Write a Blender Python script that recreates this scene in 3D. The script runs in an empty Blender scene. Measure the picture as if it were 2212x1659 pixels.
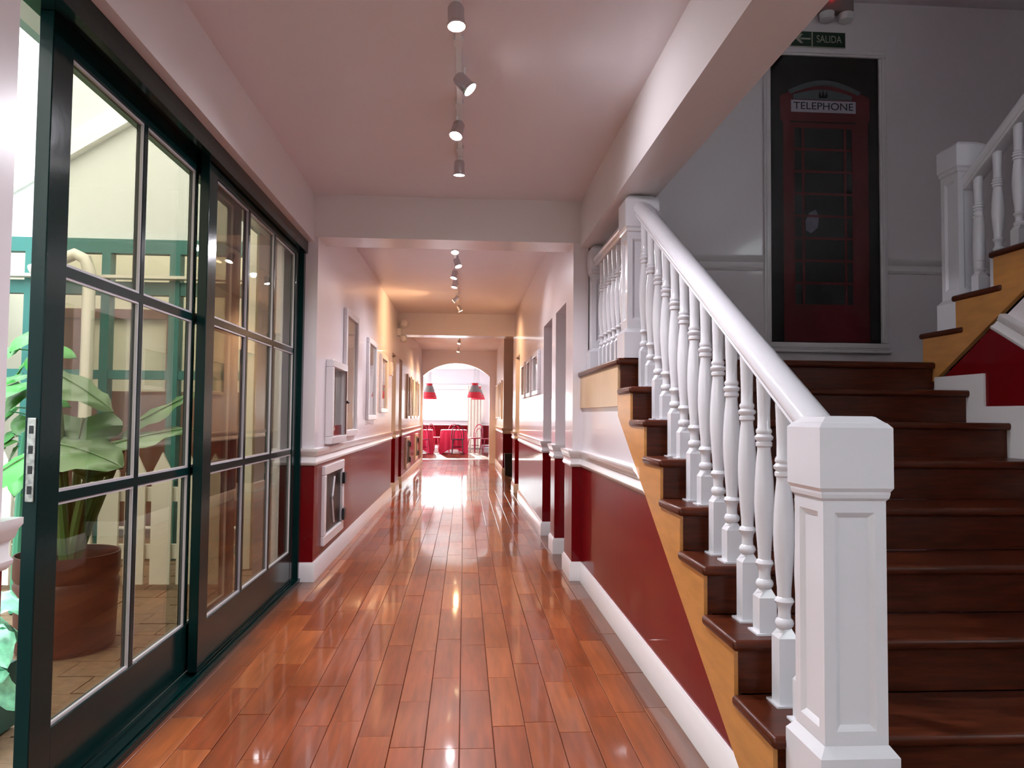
import bpy, bmesh, math, random
from mathutils import Vector, Matrix
random.seed(7)
scene = bpy.context.scene
COL = scene.collection
R = math.radians

# ------------------------------------------------------------------ camera
F_PX, IMG_W, IMG_H = 1620.0, 2212.0, 1659.0
CAM_H = 1.225
def make_camera():
    vp, roll = (1003.0, 897.0), 0.012
    cx, cy = IMG_W / 2, IMG_H / 2
    v = Vector(((vp[0]-cx)/F_PX, (vp[1]-cy)/F_PX, 1.0)).normalized()   # corridor axis in camera space
    u = Vector((math.sin(roll), -math.cos(roll), 0.0))
    u = (u - v * u.dot(v)).normalized()
    x = v.cross(u)
    if x.x < 0: x = -x
    rows = (x, v, u)
    m = Matrix(((rows[0].x, -rows[0].y, -rows[0].z, 0.0),
                (rows[1].x, -rows[1].y, -rows[1].z, 0.0),
                (rows[2].x, -rows[2].y, -rows[2].z, CAM_H),
                (0, 0, 0, 1)))
    cam = bpy.data.cameras.new('camera')
    cam.sensor_fit = 'HORIZONTAL'; cam.sensor_width = 36.0
    cam.lens = F_PX / IMG_W * 36.0
    cam.clip_start = 0.05; cam.clip_end = 200
    o = bpy.data.objects.new('camera', cam); COL.objects.link(o)
    o.matrix_world = m
    scene.camera = o
make_camera()

# ------------------------------------------------------------------ world / exposure
world = bpy.data.worlds.new('sky'); scene.world = world
world.use_nodes = True
wn = world.node_tree.nodes; wn.clear()
bgn = wn.new('ShaderNodeBackground'); won = wn.new('ShaderNodeOutputWorld')
bgn.inputs['Color'].default_value = (0.88, 0.95, 1.0, 1); bgn.inputs['Strength'].default_value = 9.0
world.node_tree.links.new(bgn.outputs[0], won.inputs[0])
scene.view_settings.view_transform = 'Standard'
scene.view_settings.look = 'None'
scene.view_settings.exposure = 0.12
scene.view_settings.gamma = 1.0
scene.view_settings.use_curve_mapping = False
# low sun entering through the dining room window at the far end
sun = bpy.data.lights.new('sun', 'SUN'); sun.energy = 13.0; sun.angle = R(1.5); sun.color = (1, .93, .84)
sun_o = bpy.data.objects.new('sun', sun); COL.objects.link(sun_o)
sun_o.rotation_euler = Vector((0, 0, -1)).rotation_difference(Vector((.10, -1, -.30)).normalized()).to_euler()

SPOT_W = 112.0      # watts of one track spot (Blender units)

# ------------------------------------------------------------------ materials
MATS = {}
def mat(name, color, rough=0.5, metallic=0.0, noise=0.0, nscale=20.0, bump=0.0, bscale=60.0, coat=0.0,
        emit=None, estr=0.0, spec=0.5, stretch=None, color2=None, sheen=0.0, trans=0.0, subsurf=0.0):
    m = bpy.data.materials.new(name); m.use_nodes = True
    nt = m.node_tree; b = nt.nodes['Principled BSDF']
    b.inputs['Roughness'].default_value = rough
    b.inputs['Metallic'].default_value = metallic
    b.inputs['Specular IOR Level'].default_value = spec
    b.inputs['Coat Weight'].default_value = coat
    b.inputs['Coat Roughness'].default_value = 0.06
    if sheen: b.inputs['Sheen Weight'].default_value = sheen
    if trans: b.inputs['Transmission Weight'].default_value = trans
    if emit:
        b.inputs['Emission Color'].default_value = (*emit, 1); b.inputs['Emission Strength'].default_value = estr
    tc = nt.nodes.new('ShaderNodeTexCoord'); mp = nt.nodes.new('ShaderNodeMapping')
    nt.links.new(tc.outputs['Object'], mp.inputs['Vector'])
    if stretch: mp.inputs['Scale'].default_value = stretch
    if noise > 0 or color2:
        n = nt.nodes.new('ShaderNodeTexNoise'); n.inputs['Scale'].default_value = nscale
        n.inputs['Detail'].default_value = 4
        nt.links.new(mp.outputs[0], n.inputs['Vector'])
        r = nt.nodes.new('ShaderNodeValToRGB')
        c2 = color2 or tuple(min(1, c*(1+noise)) for c in color)
        c1 = color if color2 else tuple(c*(1-noise) for c in color)
        r.color_ramp.elements[0].color = (*c1, 1); r.color_ramp.elements[1].color = (*c2, 1)
        r.color_ramp.elements[0].position = .3; r.color_ramp.elements[1].position = .7
        nt.links.new(n.outputs['Fac'], r.inputs['Fac']); nt.links.new(r.outputs[0], b.inputs['Base Color'])
    else:
        b.inputs['Base Color'].default_value = (*color, 1)
    if bump > 0:
        n2 = nt.nodes.new('ShaderNodeTexNoise'); n2.inputs['Scale'].default_value = bscale; n2.inputs['Detail'].default_value = 2
        nt.links.new(mp.outputs[0], n2.inputs['Vector'])
        bn = nt.nodes.new('ShaderNodeBump'); bn.inputs['Strength'].default_value = bump; bn.inputs['Distance'].default_value = 0.01
        nt.links.new(n2.outputs['Fac'], bn.inputs['Height']); nt.links.new(bn.outputs[0], b.inputs['Normal'])
        if coat: nt.links.new(bn.outputs[0], b.inputs['Coat Normal'])
    MATS[name] = m
    return m

mat('wall_white', (.80, .745, .77), .29, coat=.45, bump=.06, bscale=6)
mat('ceiling_white', (.80, .75, .78), .40, bump=.04, bscale=5)
mat('beam_white', (.80, .76, .76), .18, bump=.05, bscale=4)
mat('trim_white', (.82, .79, .80), .20, bump=.05, bscale=14)
mat('stair_white', (.76, .755, .80), .16, coat=.3, bump=.03, bscale=25)
mat('wainscot_red', (.165, .0035, .006), .29, spec=.5, coat=.34, bump=.05, bscale=3, stretch=(1, 3, .6))
MATS['wainscot_red'].node_tree.nodes['Principled BSDF'].inputs['IOR'].default_value = 1.12
mat('stringer_orange', (.54, .24, .065), .28, noise=.12, nscale=6, stretch=(1, 1, 5))
mat('cream_board', (.62, .42, .24), .35, noise=.06, nscale=5)
mat('tread_wood', (.072, .015, .0055), .29, noise=.35, nscale=7, stretch=(1, 9, 9), bump=.02, spec=.5)
MATS['tread_wood'].node_tree.nodes['Principled BSDF'].inputs['IOR'].default_value = 1.33
mat('frame_green', (.003, .018, .017), .16, spec=.18, bump=.03, bscale=30)
mat('teal_paint', (.03, .16, .14), .35)
mat('eave_teal', (.28, .44, .38), .5)
mat('sun_streak_white', (.92, .92, .90), .5)  # whiter than the wall, stands for the sunlight streak across it
mat('bead_grey', (.42, .40, .42), .28)
mat('metal_silver', (.62, .62, .65), .22, metallic=1)
mat('metal_worn', (.42, .42, .40), .4, metallic=.8, noise=.4, nscale=60)
mat('black_plastic', (.012, .012, .014), .35)
mat('black_print', (.004, .004, .006), .5)
mat('dark_glass', (.012, .010, .010), .30, spec=.15)
mat('lamp_white', (.8, .8, .8), .3)
mat('lens_cool', (1, 1, 1), .4, emit=(1, .98, 1), estr=40)
mat('lens_warm', (1, 1, 1), .4, emit=(1, .80, .45), estr=30)
mat('led_red', (1, .02, .02), .4, emit=(1, .03, .03), estr=6)
mat('sign_green', (.002, .030, .014), .4)
mat('sign_pale', (.40, .40, .32), .5)
mat('paper_pale', (.55, .52, .58), .5)
mat('print_red', (.13, .012, .016), .5, noise=.25, nscale=3)
mat('print_teal', (.10, .13, .14), .5)
mat('print_notice', (.16, .15, .20), .5, noise=.4, nscale=8)
mat('print_dark', (.010, .014, .016), .5, noise=.5, nscale=4)
mat('print_grey', (.50, .47, .56), .5)
mat('cream_paint', (.72, .68, .54), .5, noise=.05, nscale=2)
mat('white_exterior', (.69, .71, .69), .6)
mat('picket_cream', (.80, .77, .66), .45, noise=.05, nscale=3)
mat('brown_wood', (.16, .06, .03), .4, noise=.2, nscale=6)
mat('pot_brown', (.075, .020, .014), .42, noise=.2, nscale=5)
mat('soil', (.020, .016, .010), .9, noise=.5, nscale=30)
mat('leaf_green', (.045, .15, .022), .36, noise=.3, nscale=5)
mat('leaf_pale', (.11, .21, .08), .34, noise=.25, nscale=6)
mat('leaf_vivid', (.05, .30, .045), .36, noise=.35, nscale=7)
mat('leaf_mint', (.22, .58, .36), .36, noise=.35, nscale=25)
mat('stem_green', (.10, .20, .05), .4, noise=.2, nscale=8)
mat('stem_teal', (.08, .34, .20), .4)
mat('planter_teal', (.03, .12, .11), .5, noise=.2, nscale=5)
mat('paver', (.20, .125, .07), .75, noise=.22, nscale=5, bump=.3, bscale=40)
mat('joint_dark', (.05, .04, .035), .9)
mat('curtain', (.80, .72, .62), .8)
mat('cloth_red', (.75, .008, .060), .7, sheen=.2)
mat('chair_red', (.42, .006, .05), .25, coat=.3)
mat('chair_dark', (.07, .008, .012), .3)
mat('shade_red', (.62, .01, .03), .5)
mat('shade_taupe', (.22, .18, .17), .6)
mat('art_grey', (.30, .27, .27), .5, color2=(.55, .52, .50), nscale=2.5)
mat('art_warm', (.40, .30, .26), .5, color2=(.62, .55, .50), nscale=3)
mat('floor_gap', (.030, .012, .007), .8)
mat('cord', (.2, .2, .2), .6)
mat('pipe_cream', (.70, .66, .55), .35)

def wood_floor():
    m = bpy.data.materials.new('floor_wood'); m.use_nodes = True
    nt = m.node_tree; L = nt.links.new; b = nt.nodes['Principled BSDF']
    geo = nt.nodes.new('ShaderNodeNewGeometry'); oi = nt.nodes.new('ShaderNodeObjectInfo')
    add = nt.nodes.new('ShaderNodeMath'); add.operation = 'ADD'
    L(geo.outputs['Random Per Island'], add.inputs[0]); L(oi.outputs['Random'], add.inputs[1])
    fr = nt.nodes.new('ShaderNodeMath'); fr.operation = 'FRACT'; L(add.outputs[0], fr.inputs[0])
    ramp = nt.nodes.new('ShaderNodeValToRGB')
    els = ramp.color_ramp.elements
    els[0].position = 0; els[0].color = (.19, .040, .013, 1)
    els[1].position = 1; els[1].color = (.30, .078, .023, 1)
    for p, c in ((.3, (.26, .062, .018)), (.55, (.225, .050, .016)), (.8, (.33, .092, .027))):
        e = els.new(p); e.color = (*c, 1)
    L(fr.outputs[0], ramp.inputs['Fac'])
    mp = nt.nodes.new('ShaderNodeMapping'); mp.inputs['Scale'].default_value = (22, 2.2, 1)
    L(geo.outputs['Position'], mp.inputs['Vector'])
    n = nt.nodes.new('ShaderNodeTexNoise'); n.inputs['Scale'].default_value = 1.6; n.inputs['Detail'].default_value = 5
    n.noise_dimensions = '4D'
    L(mp.outputs[0], n.inputs['Vector'])
    w = nt.nodes.new('ShaderNodeMath'); w.operation = 'MULTIPLY'; w.inputs[1].default_value = 40
    L(fr.outputs[0], w.inputs[0]); L(w.outputs[0], n.inputs['W'])
    gr = nt.nodes.new('ShaderNodeMapRange'); gr.inputs[1].default_value = .3; gr.inputs[2].default_value = .75
    gr.inputs[3].default_value = .72; gr.inputs[4].default_value = 1.18
    L(n.outputs['Fac'], gr.inputs[0])
    mx = nt.nodes.new('ShaderNodeMix'); mx.data_type = 'RGBA'; mx.blend_type = 'MULTIPLY'; mx.inputs[0].default_value = 1
    L(ramp.outputs[0], mx.inputs[6]); L(gr.outputs[0], mx.inputs[7])
    # broad wear stains
    n3 = nt.nodes.new('ShaderNodeTexNoise'); n3.inputs['Scale'].default_value = 1.3; n3.inputs['Detail'].default_value = 3
    L(geo.outputs['Position'], n3.inputs['Vector'])
    g3 = nt.nodes.new('ShaderNodeMapRange'); g3.inputs[1].default_value = .35; g3.inputs[2].default_value = .65
    g3.inputs[3].default_value = .80; g3.inputs[4].default_value = 1.12
    L(n3.outputs['Fac'], g3.inputs[0])
    mx2 = nt.nodes.new('ShaderNodeMix'); mx2.data_type = 'RGBA'; mx2.blend_type = 'MULTIPLY'; mx2.inputs[0].default_value = 1
    L(mx.outputs[2], mx2.inputs[6]); L(g3.outputs[0], mx2.inputs[7])
    # grime worked into the edges along the skirtings
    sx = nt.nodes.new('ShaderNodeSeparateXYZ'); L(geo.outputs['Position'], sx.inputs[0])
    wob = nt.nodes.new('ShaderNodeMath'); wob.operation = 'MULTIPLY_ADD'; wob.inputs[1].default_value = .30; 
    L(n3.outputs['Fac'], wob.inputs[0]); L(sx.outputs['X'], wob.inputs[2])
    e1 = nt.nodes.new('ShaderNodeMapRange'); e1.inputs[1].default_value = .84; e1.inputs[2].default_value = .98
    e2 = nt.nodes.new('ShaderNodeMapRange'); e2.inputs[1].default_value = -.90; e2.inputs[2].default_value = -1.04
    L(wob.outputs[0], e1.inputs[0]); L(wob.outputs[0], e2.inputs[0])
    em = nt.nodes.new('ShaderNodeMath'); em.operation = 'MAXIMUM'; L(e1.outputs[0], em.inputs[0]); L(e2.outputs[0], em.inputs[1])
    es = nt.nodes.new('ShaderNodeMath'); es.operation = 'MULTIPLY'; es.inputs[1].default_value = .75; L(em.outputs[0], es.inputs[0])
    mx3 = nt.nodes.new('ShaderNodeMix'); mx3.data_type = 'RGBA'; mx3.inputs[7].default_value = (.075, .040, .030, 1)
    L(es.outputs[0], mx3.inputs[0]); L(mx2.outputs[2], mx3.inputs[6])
    L(mx3.outputs[2], b.inputs['Base Color'])
    rr = nt.nodes.new('ShaderNodeMapRange'); rr.inputs[1].default_value = .3; rr.inputs[2].default_value = .7
    rr.inputs[3].default_value = .29; rr.inputs[4].default_value = .40
    L(n3.outputs['Fac'], rr.inputs[0]); L(rr.outputs[0], b.inputs['Roughness'])
    b.inputs['IOR'].default_value = 1.2; b.inputs['Coat Weight'].default_value = .62; b.inputs['Coat Roughness'].default_value = .055; b.inputs['Coat IOR'].default_value = 1.5
    MATS['floor_wood'] = m
wood_floor()

def pane_glass(name, tint, ior=1.5):
    m = bpy.data.materials.new(name); m.use_nodes = True
    nt = m.node_tree; nt.nodes.remove(nt.nodes['Principled BSDF'])
    out = nt.nodes['Material Output']
    t = nt.nodes.new('ShaderNodeBsdfTransparent'); t.inputs[0].default_value = (*tint, 1)
    g = nt.nodes.new('ShaderNodeBsdfGlossy'); g.inputs['Roughness'].default_value = .01
    fz = nt.nodes.new('ShaderNodeFresnel')
    # the node flips its index on back faces; feed it the inverse there so both faces of the pane act alike
    ge = nt.nodes.new('ShaderNodeNewGeometry'); mr = nt.nodes.new('ShaderNodeMapRange')
    mr.inputs[3].default_value = ior; mr.inputs[4].default_value = 1.0/ior
    nt.links.new(ge.outputs['Backfacing'], mr.inputs[0]); nt.links.new(mr.outputs[0], fz.inputs[0])
    mx = nt.nodes.new('ShaderNodeMixShader')
    nt.links.new(fz.outputs[0], mx.inputs[0]); nt.links.new(t.outputs[0], mx.inputs[1]); nt.links.new(g.outputs[0], mx.inputs[2])
    nt.links.new(mx.outputs[0], out.inputs[0])
    MATS[name] = m
pane_glass('glass_bronze', (.70, .665, .585))
pane_glass('glass_clear', (.97, .98, .97))
pane_glass('glass_poster', (.96, .96, .96), 1.22)

# ------------------------------------------------------------------ mesh helpers
class MB:
    def __init__(s): s.v = []; s.f = []
    def add(s, vs, fs):
        o = len(s.v); s.v += [tuple(p) for p in vs]; s.f += [tuple(i+o for i in q) for q in fs]; return s
    def box(s, x0, x1, y0, y1, z0, z1):
        x0, x1 = sorted((x0, x1)); y0, y1 = sorted((y0, y1)); z0, z1 = sorted((z0, z1))
        return s.add([(x0,y0,z0),(x1,y0,z0),(x1,y1,z0),(x0,y1,z0),(x0,y0,z1),(x1,y0,z1),(x1,y1,z1),(x0,y1,z1)],
              [(0,3,2,1),(4,5,6,7),(0,1,5,4),(1,2,6,5),(2,3,7,6),(3,0,4,7)])
    def prism(s, poly, axis, a0, a1):
        n = len(poly)
        def P(p, a):
            return {'x': (a, p[0], p[1]), 'y': (p[0], a, p[1]), 'z': (p[0], p[1], a)}[axis]
        vs = [P(p, a0) for p in poly] + [P(p, a1) for p in poly]
        fs = [tuple(range(n))[::-1], tuple(range(n, 2*n))] + [(i, (i+1) % n, n+(i+1) % n, n+i) for i in range(n)]
        return s.add(vs, fs)
    def lathe(s, prof, c=(0,0,0), seg=16, cap=True, rot=0.0):
        vs = []; fs = []
        for r, z in prof:
            for k in range(seg):
                a = 2*math.pi*k/seg + rot
                vs.append((c[0]+r*math.cos(a), c[1]+r*math.sin(a), c[2]+z))
        for i in range(len(prof)-1):
            for k in range(seg):
                k2 = (k+1) % seg
                fs.append((i*seg+k, i*seg+k2, (i+1)*seg+k2, (i+1)*seg+k))
        if cap:
            fs.append(tuple(range(seg))[::-1]); fs.append(tuple((len(prof)-1)*seg+k for k in range(seg)))
        return s.add(vs, fs)
    def tube(s, path, rad, seg=8):
        pts = [Vector(p) for p in path]; n = len(pts)
        rads = rad if isinstance(rad, (list, tuple)) else [rad]*n
        vs = []; fs = []
        up = Vector((0.123, 0.21, 1)).normalized()
        for i, p in enumerate(pts):
            t = (pts[min(i+1, n-1)] - pts[max(i-1, 0)]).normalized()
            a = t.cross(up)
            if a.length < 1e-3: a = t.cross(Vector((1, 0, 0)))
            a.normalize(); b = t.cross(a)
            for k in range(seg):
                th = 2*math.pi*k/seg
                vs.append(p + (a*math.cos(th) + b*math.sin(th))*rads[i])
        for i in range(n-1):
            for k in range(seg):
                k2 = (k+1) % seg
                fs.append((i*seg+k, i*seg+k2, (i+1)*seg+k2, (i+1)*seg+k))
        fs.append(tuple(range(seg))[::-1]); fs.append(tuple((n-1)*seg+k for k in range(seg)))
        return s.add(vs, fs)
    def sweep(s, path, prof, side=1):
        """closed profile (d, z) along a plan polyline; d grows to the left (side=1) or right (-1)"""
        n = len(path); m = len(prof); nor = []
        for i in range(n-1):
            t = (Vector(path[i+1]) - Vector(path[i])).normalized(); nor.append(Vector((-t.y, t.x))*side)
        vs = []
        for i in range(n):
            if i == 0: o = nor[0]
            elif i == n-1: o = nor[-1]
            else: o = (nor[i-1]+nor[i])/(1+nor[i-1].dot(nor[i]))
            for d, z in prof: vs.append((path[i][0]+o.x*d, path[i][1]+o.y*d, z))
        fs = []
        for i in range(n-1):
            for k in range(m):
                k2 = (k+1) % m
                fs.append((i*m+k, i*m+k2, (i+1)*m+k2, (i+1)*m+k))
        fs.append(tuple(range(m))[::-1]); fs.append(tuple((n-1)*m+k for k in range(m)))
        return s.add(vs, fs)
    def mesh(s, name, smooth=False, bevel=0.0, bseg=2):
        me = bpy.data.meshes.new(name); me.from_pydata(s.v, [], s.f); me.update()
        bm = bmesh.new(); bm.from_mesh(me)
        if bevel > 0:
            bmesh.ops.remove_doubles(bm, verts=bm.verts, dist=1e-5)
            es = [e for e in bm.edges if len(e.link_faces) == 2 and e.calc_face_angle(0) > R(40)]
            for fc in bm.faces: fc.smooth = False
            rb = bmesh.ops.bevel(bm, geom=es, offset=bevel, segments=bseg, affect='EDGES', profile=.5, clamp_overlap=True)
            for fc in rb['faces']: fc.smooth = True
        bmesh.ops.recalc_face_normals(bm, faces=bm.faces)
        bm.to_mesh(me); bm.free()
        if smooth and not bevel:
            me.polygons.foreach_set('use_smooth', [True]*len(me.polygons))
            me.set_sharp_from_angle(angle=R(38))
        return me
    def build(s, name, material, parent=None, smooth=False, bevel=0.0, bseg=2, origin=None):
        me = s.mesh(name, smooth, bevel, bseg)
        me.materials.append(MATS[material])
        o = bpy.data.objects.new(name, me); COL.objects.link(o)
        if origin is not None:
            me.transform(Matrix.Translation(-Vector(origin))); o.location = origin
        if parent: attach(o, parent)
        return o

def attach(o, parent):
    o.parent = parent
    o.matrix_parent_inverse = Matrix.Translation(-parent.location) if parent.location.length else Matrix()
def tag(o, label=None, cat=None, group=None, kind=None):
    if label: o['label'] = label
    if cat: o['category'] = cat
    if group: o['group'] = group
    if kind: o['kind'] = kind
    return o
def thing(name, loc, label, cat, group=None, kind=None):
    o = bpy.data.objects.new(name, None); COL.objects.link(o); o.location = loc
    o.empty_display_size = .1
    return tag(o, label, cat, group, kind)
def struct(o, label, cat='wall'): return tag(o, label, cat, None, 'structure')
def inst(me, name, parent=None, loc=(0,0,0), rot=(0,0,0), scale=(1,1,1)):
    o = bpy.data.objects.new(name, me); COL.objects.link(o)
    o.location = loc; o.rotation_euler = rot; o.scale = scale
    if parent: attach(o, parent)
    return o
def copy_tree(o, loc, label=None, group=None, rotz=None):
    c = o.copy(); COL.objects.link(c); c.location = loc
    if rotz is not None: c.rotation_euler.z = rotz
    if label: c['label'] = label
    if group: c['group'] = group
    for ch in list(o.children):
        d = ch.copy(); COL.objects.link(d); d.parent = c
        for g in list(ch.children):
            h = g.copy(); COL.objects.link(h); h.parent = d
    return c
def text_mesh(body, size, material, name, parent, loc, rot, width=None, extrude=.0008):
    cu = bpy.data.curves.new(name, 'FONT'); cu.body = body; cu.size = size; cu.extrude = extrude
    cu.align_x = 'CENTER'; cu.align_y = 'CENTER'
    t = bpy.data.objects.new(name, cu); COL.objects.link(t)
    bpy.context.view_layer.update()
    dg = bpy.context.evaluated_depsgraph_get()
    me = bpy.data.meshes.new_from_object(t.evaluated_get(dg))
    bpy.data.objects.remove(t)
    xs = [v.co.x for v in me.vertices]
    if width and xs:
        k = width/(max(xs)-min(xs)); me.transform(Matrix.Diagonal((k, 1, 1, 1)))
    me.materials.clear(); me.materials.append(MATS[material])
    o = bpy.data.objects.new(name, me); COL.objects.link(o)
    o.location = loc; o.rotation_euler = rot
    attach(o, parent)
    return o

# ------------------------------------------------------------------ key dimensions
XL, XR = -1.10, .815          # corridor wall faces
Y1 = 5.62                     # first cross beam
YA = 19.2                     # arch
YD = 28.0                     # back wall of the dining room
CEIL = 2.86
RUN, RISE = .303, .1735
NOSE0, Z0 = 2.055, .344       # front nosing and height of the lowest tread in view
def nose(i): return NOSE0 + RUN*i
def tz(i): return Z0 + RISE*i
LAND_Y, LAND_Z = nose(7), tz(7)
YB = 5.85                     # wall behind the landing
XS = 2.73                     # right side of lower flight / plane of the upper flight
WELL_Z = 4.65

RAIL = [(d*.72, z) for d, z in [(0,.845),(.014,.846),(.026,.858),(.028,.868),(.018,.880),(.018,.912),(.030,.922),(.036,.940),(.046,.952),(.046,.968),(0,.970)]]
BASE = [(0,0),(.020,0),(.020,.118),(.012,.132),(.010,.140),(0,.140)]
WAIN = [(0,.10),(.004,.10),(.004,.86),(0,.86)]
def dado(parent, path, side, wain=True):
    if wain: MB().sweep(path, WAIN, side).build('wainscot', 'wainscot_red', parent)
    MB().sweep(path, RAIL, side).build('chair_rail', 'trim_white', parent, smooth=True)
    MB().sweep(path, BASE, side).build('baseboard', 'trim_white', parent, smooth=True)

# ------------------------------------------------------------------ floor
floor = MB().box(-1.42, 4.8, -3.2, YD+.2, -.10, -.016).build('floor', 'floor_gap')
struct(floor, 'polished reddish brown plank floor of the corridor', 'floor')
PW = .1287; PX0 = -.2614 - 8*PW
plank_me = MB()
w, t = PW-.0022, .016
plank_me.add([(-w/2,-.5,-t),(w/2,-.5,-t),(w/2,.5,-t),(-w/2,.5,-t),
              (-w/2,-.5,-.0012),(w/2,-.5,-.0012),(w/2,.5,-.0012),(-w/2,.5,-.0012),
              (-w/2+.0018,-.498,0),(w/2-.0018,-.498,0),(w/2-.0018,.498,0),(-w/2+.0018,.498,0)],
             [(0,3,2,1),(0,1,5,4),(1,2,6,5),(2,3,7,6),(3,0,4,7),(4,5,9,8),(5,6,10,9),(6,7,11,10),(7,4,8,11),(8,9,10,11)])
plank_me = plank_me.mesh('plank'); plank_me.materials.append(MATS['floor_wood'])
planks = []
ncol = 17
rp = random.Random(3)
for c in range(-1, 33):
    x = PX0 + (c+.5)*PW
    y = -3.0 + rp.random()*.6
    while y < YD:
        ln = rp.uniform(.42, .80)
        yc = y+ln/2
        if c < 17:
            planks.append((x, yc, ln, c))
        elif yc < 2.0 and x < XS: planks.append((x, yc, ln, c))
        elif yc > YA+.3 and x < 1.4: planks.append((x, yc, ln, c))
        y += ln
for c in range(1, 18):          # dining room, left of the corridor line
    x = PX0 - (c+.5)*PW
    y = YA+.3 + rp.random()*.5
    while y < YD:
        ln = rp.uniform(.42, .80); planks.append((x, y+ln/2, ln, 40)); y += ln
def plank_vis(p): return p[1] > 2.35 and p[3] < 17
planks.sort(key=lambda p: (not plank_vis(p), p[1]))
rest = MB()
for i, (x, y, ln, c) in enumerate(planks):
    rx, ry = rp.gauss(0, .0011), rp.gauss(0, .0030)
    dz = rp.uniform(-.0006, .0004)
    if i < 300 and plank_vis((x, y, ln, c)):
        inst(plank_me, 'plank', floor, (x, y, dz), (rx, ry, 0), (1, ln-.0022, 1))
    else:
        h, g, e = w/2, ln/2-.0011, .0015
        P = [(sx*a, sy*b, zz) for zz, ee in ((-t, 0), (0, 0)) for sx, sy, a, b in ((-1,-1,h-ee,g-ee),(1,-1,h-ee,g-ee),(1,1,h-ee,g-ee),(-1,1,h-ee,g-ee))]
        vs = [(x+px, y+py, dz+pz - px*ry + py*rx) for px, py, pz in P]
        rest.add(vs, [(4,5,6,7),(0,1,5,4),(1,2,6,5),(2,3,7,6),(3,0,4,7)])
tag(rest.build('plank_field', 'floor_wood', floor), 'far floor planks', kind='stuff')

# ------------------------------------------------------------------ corridor shell
def wallbox(name, mat_, x0, x1, y0, y1, z0, z1, label, cat='wall'):
    o = MB().box(x0, x1, y0, y1, z0, z1).build(name, mat_)
    return struct(o, label, cat)

# near left stub wall
m = MB(); m.box(-1.40, XL, 1.10, 1.875, 0, CEIL).box(-1.40, XL, -3.0, -2.2, 0, CEIL).box(-1.40, XL, -2.2, 1.10, 2.45, CEIL)  # gap behind the camera is unseen, added to let courtyard daylight in
wl = struct(m.build('wall_left', 'wall_white'), 'white wall stub with chair rail at far left edge')
dado(wl, [(-1.30, 1.10), (XL, 1.10), (XL, 1.875), (-1.30, 1.875)], -1)
# wall over the side opening (beam)
b = wallbox('trim_1', 'beam_white', -1.46, -1.13, 1.90, Y1, 2.505, CEIL, 'white beam above the green sliding doors', 'beam')
# left wall beyond the doors
wlc = MB()
def lwall(mb, y0, y1, z0=0.0, z1=2.92): mb.box(-1.40, XL, y0, y1, z0, z1)
lwall(wlc, Y1, 11.45); lwall(wlc, 11.45, 12.10, 2.17); lwall(wlc, 12.10, 12.70); lwall(wlc, 12.70, 13.30, 2.17); lwall(wlc, 13.30, YA)
wlc = struct(wlc.build('wall_left_corridor', 'wall_white'), 'long left corridor wall, white over red with picture frames')
dado(wlc, [(-1.27, Y1), (XL, Y1), (XL, 11.45), (-1.38, 11.45)], -1)
dado(wlc, [(-1.38, 12.10), (XL, 12.10), (XL, 12.70), (-1.38, 12.70)], -1)
dado(wlc, [(-1.38, 13.30), (XL, 13.30), (XL, YA)], -1)
# left side room behind the two openings
m = MB()
m.box(-2.7, -2.6, 11.2, 13.6, 0, 2.7).box(-2.6, -1.4, 11.2, 11.3, 0, 2.7).box(-2.6, -1.4, 13.5, 13.6, 0, 2.7).box(-2.7, -1.4, 11.2, 13.6, 2.6, 2.7).box(-2.7, -1.4, 11.2, 13.6, -.1, 0)
struct(m.build('wall_left_alcove', 'wall_white'), 'small side room behind the left corridor openings')
# right corridor wall
wr = MB()
wr.box(XR, .93, Y1, 6.02, 0, 2.92)
for y0, y1, z0 in ((6.02, 6.70, 2.15), (6.70, 6.99, 0), (6.99, 7.73, 2.15), (7.73, 11.1, 0), (11.1, 12.0, 2.15), (12.0, 12.6, 0)):
    wr.box(XR, 1.15, y0, y1, z0, 2.92)
wr = struct(wr.build('wall_right_corridor', 'wall_white'), 'right corridor wall, white over red with open doorways')
dado(wr, [(.89, Y1-.0), (XR, Y1), (XR, 6.02), (.93, 6.02)], 1)
dado(wr, [(1.15, 6.70), (XR, 6.70), (XR, 6.99), (1.15, 6.99)], 1)
dado(wr, [(1.15, 7.73), (XR, 7.73), (XR, 11.1), (1.15, 11.1)], 1)
dado(wr, [(1.15, 12.0), (XR, 12.0), (XR, 12.6), (1.15, 12.6)], 1)
wrf = MB().box(.81, 3.4, 15.6, YA, 0, 2.92).build('wall_right_far', 'wall_white')
struct(wrf, 'far right corridor wall between side hall and arch')
dado(wrf, [(3.3, 15.6), (.81, 15.6), (.81, YA)], 1)
# side rooms on the right (closed shells)
m = MB()
m.box(2.5, 2.6, 6.0, 12.6, 0, 2.8).box(1.15, 2.6, 12.5, 12.6, 0, 2.8).box(.9, 2.6, 6.0, 12.6, 2.7, 2.8).box(1.15, 2.6, 9.2, 9.3, 0, 2.8)
struct(m.build('wall_right_rooms', 'wall_white'), 'side rooms behind the right corridor doorways')
m = MB(); m.box(3.3, 3.4, 12.5, 15.7, 0, 2.92).box(1.15, 3.4, 12.5, 12.6, 0, 2.92)
struct(m.build('wall_right_hall', 'wall_white'), 'side hall wall off the far right of the corridor')

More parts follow.
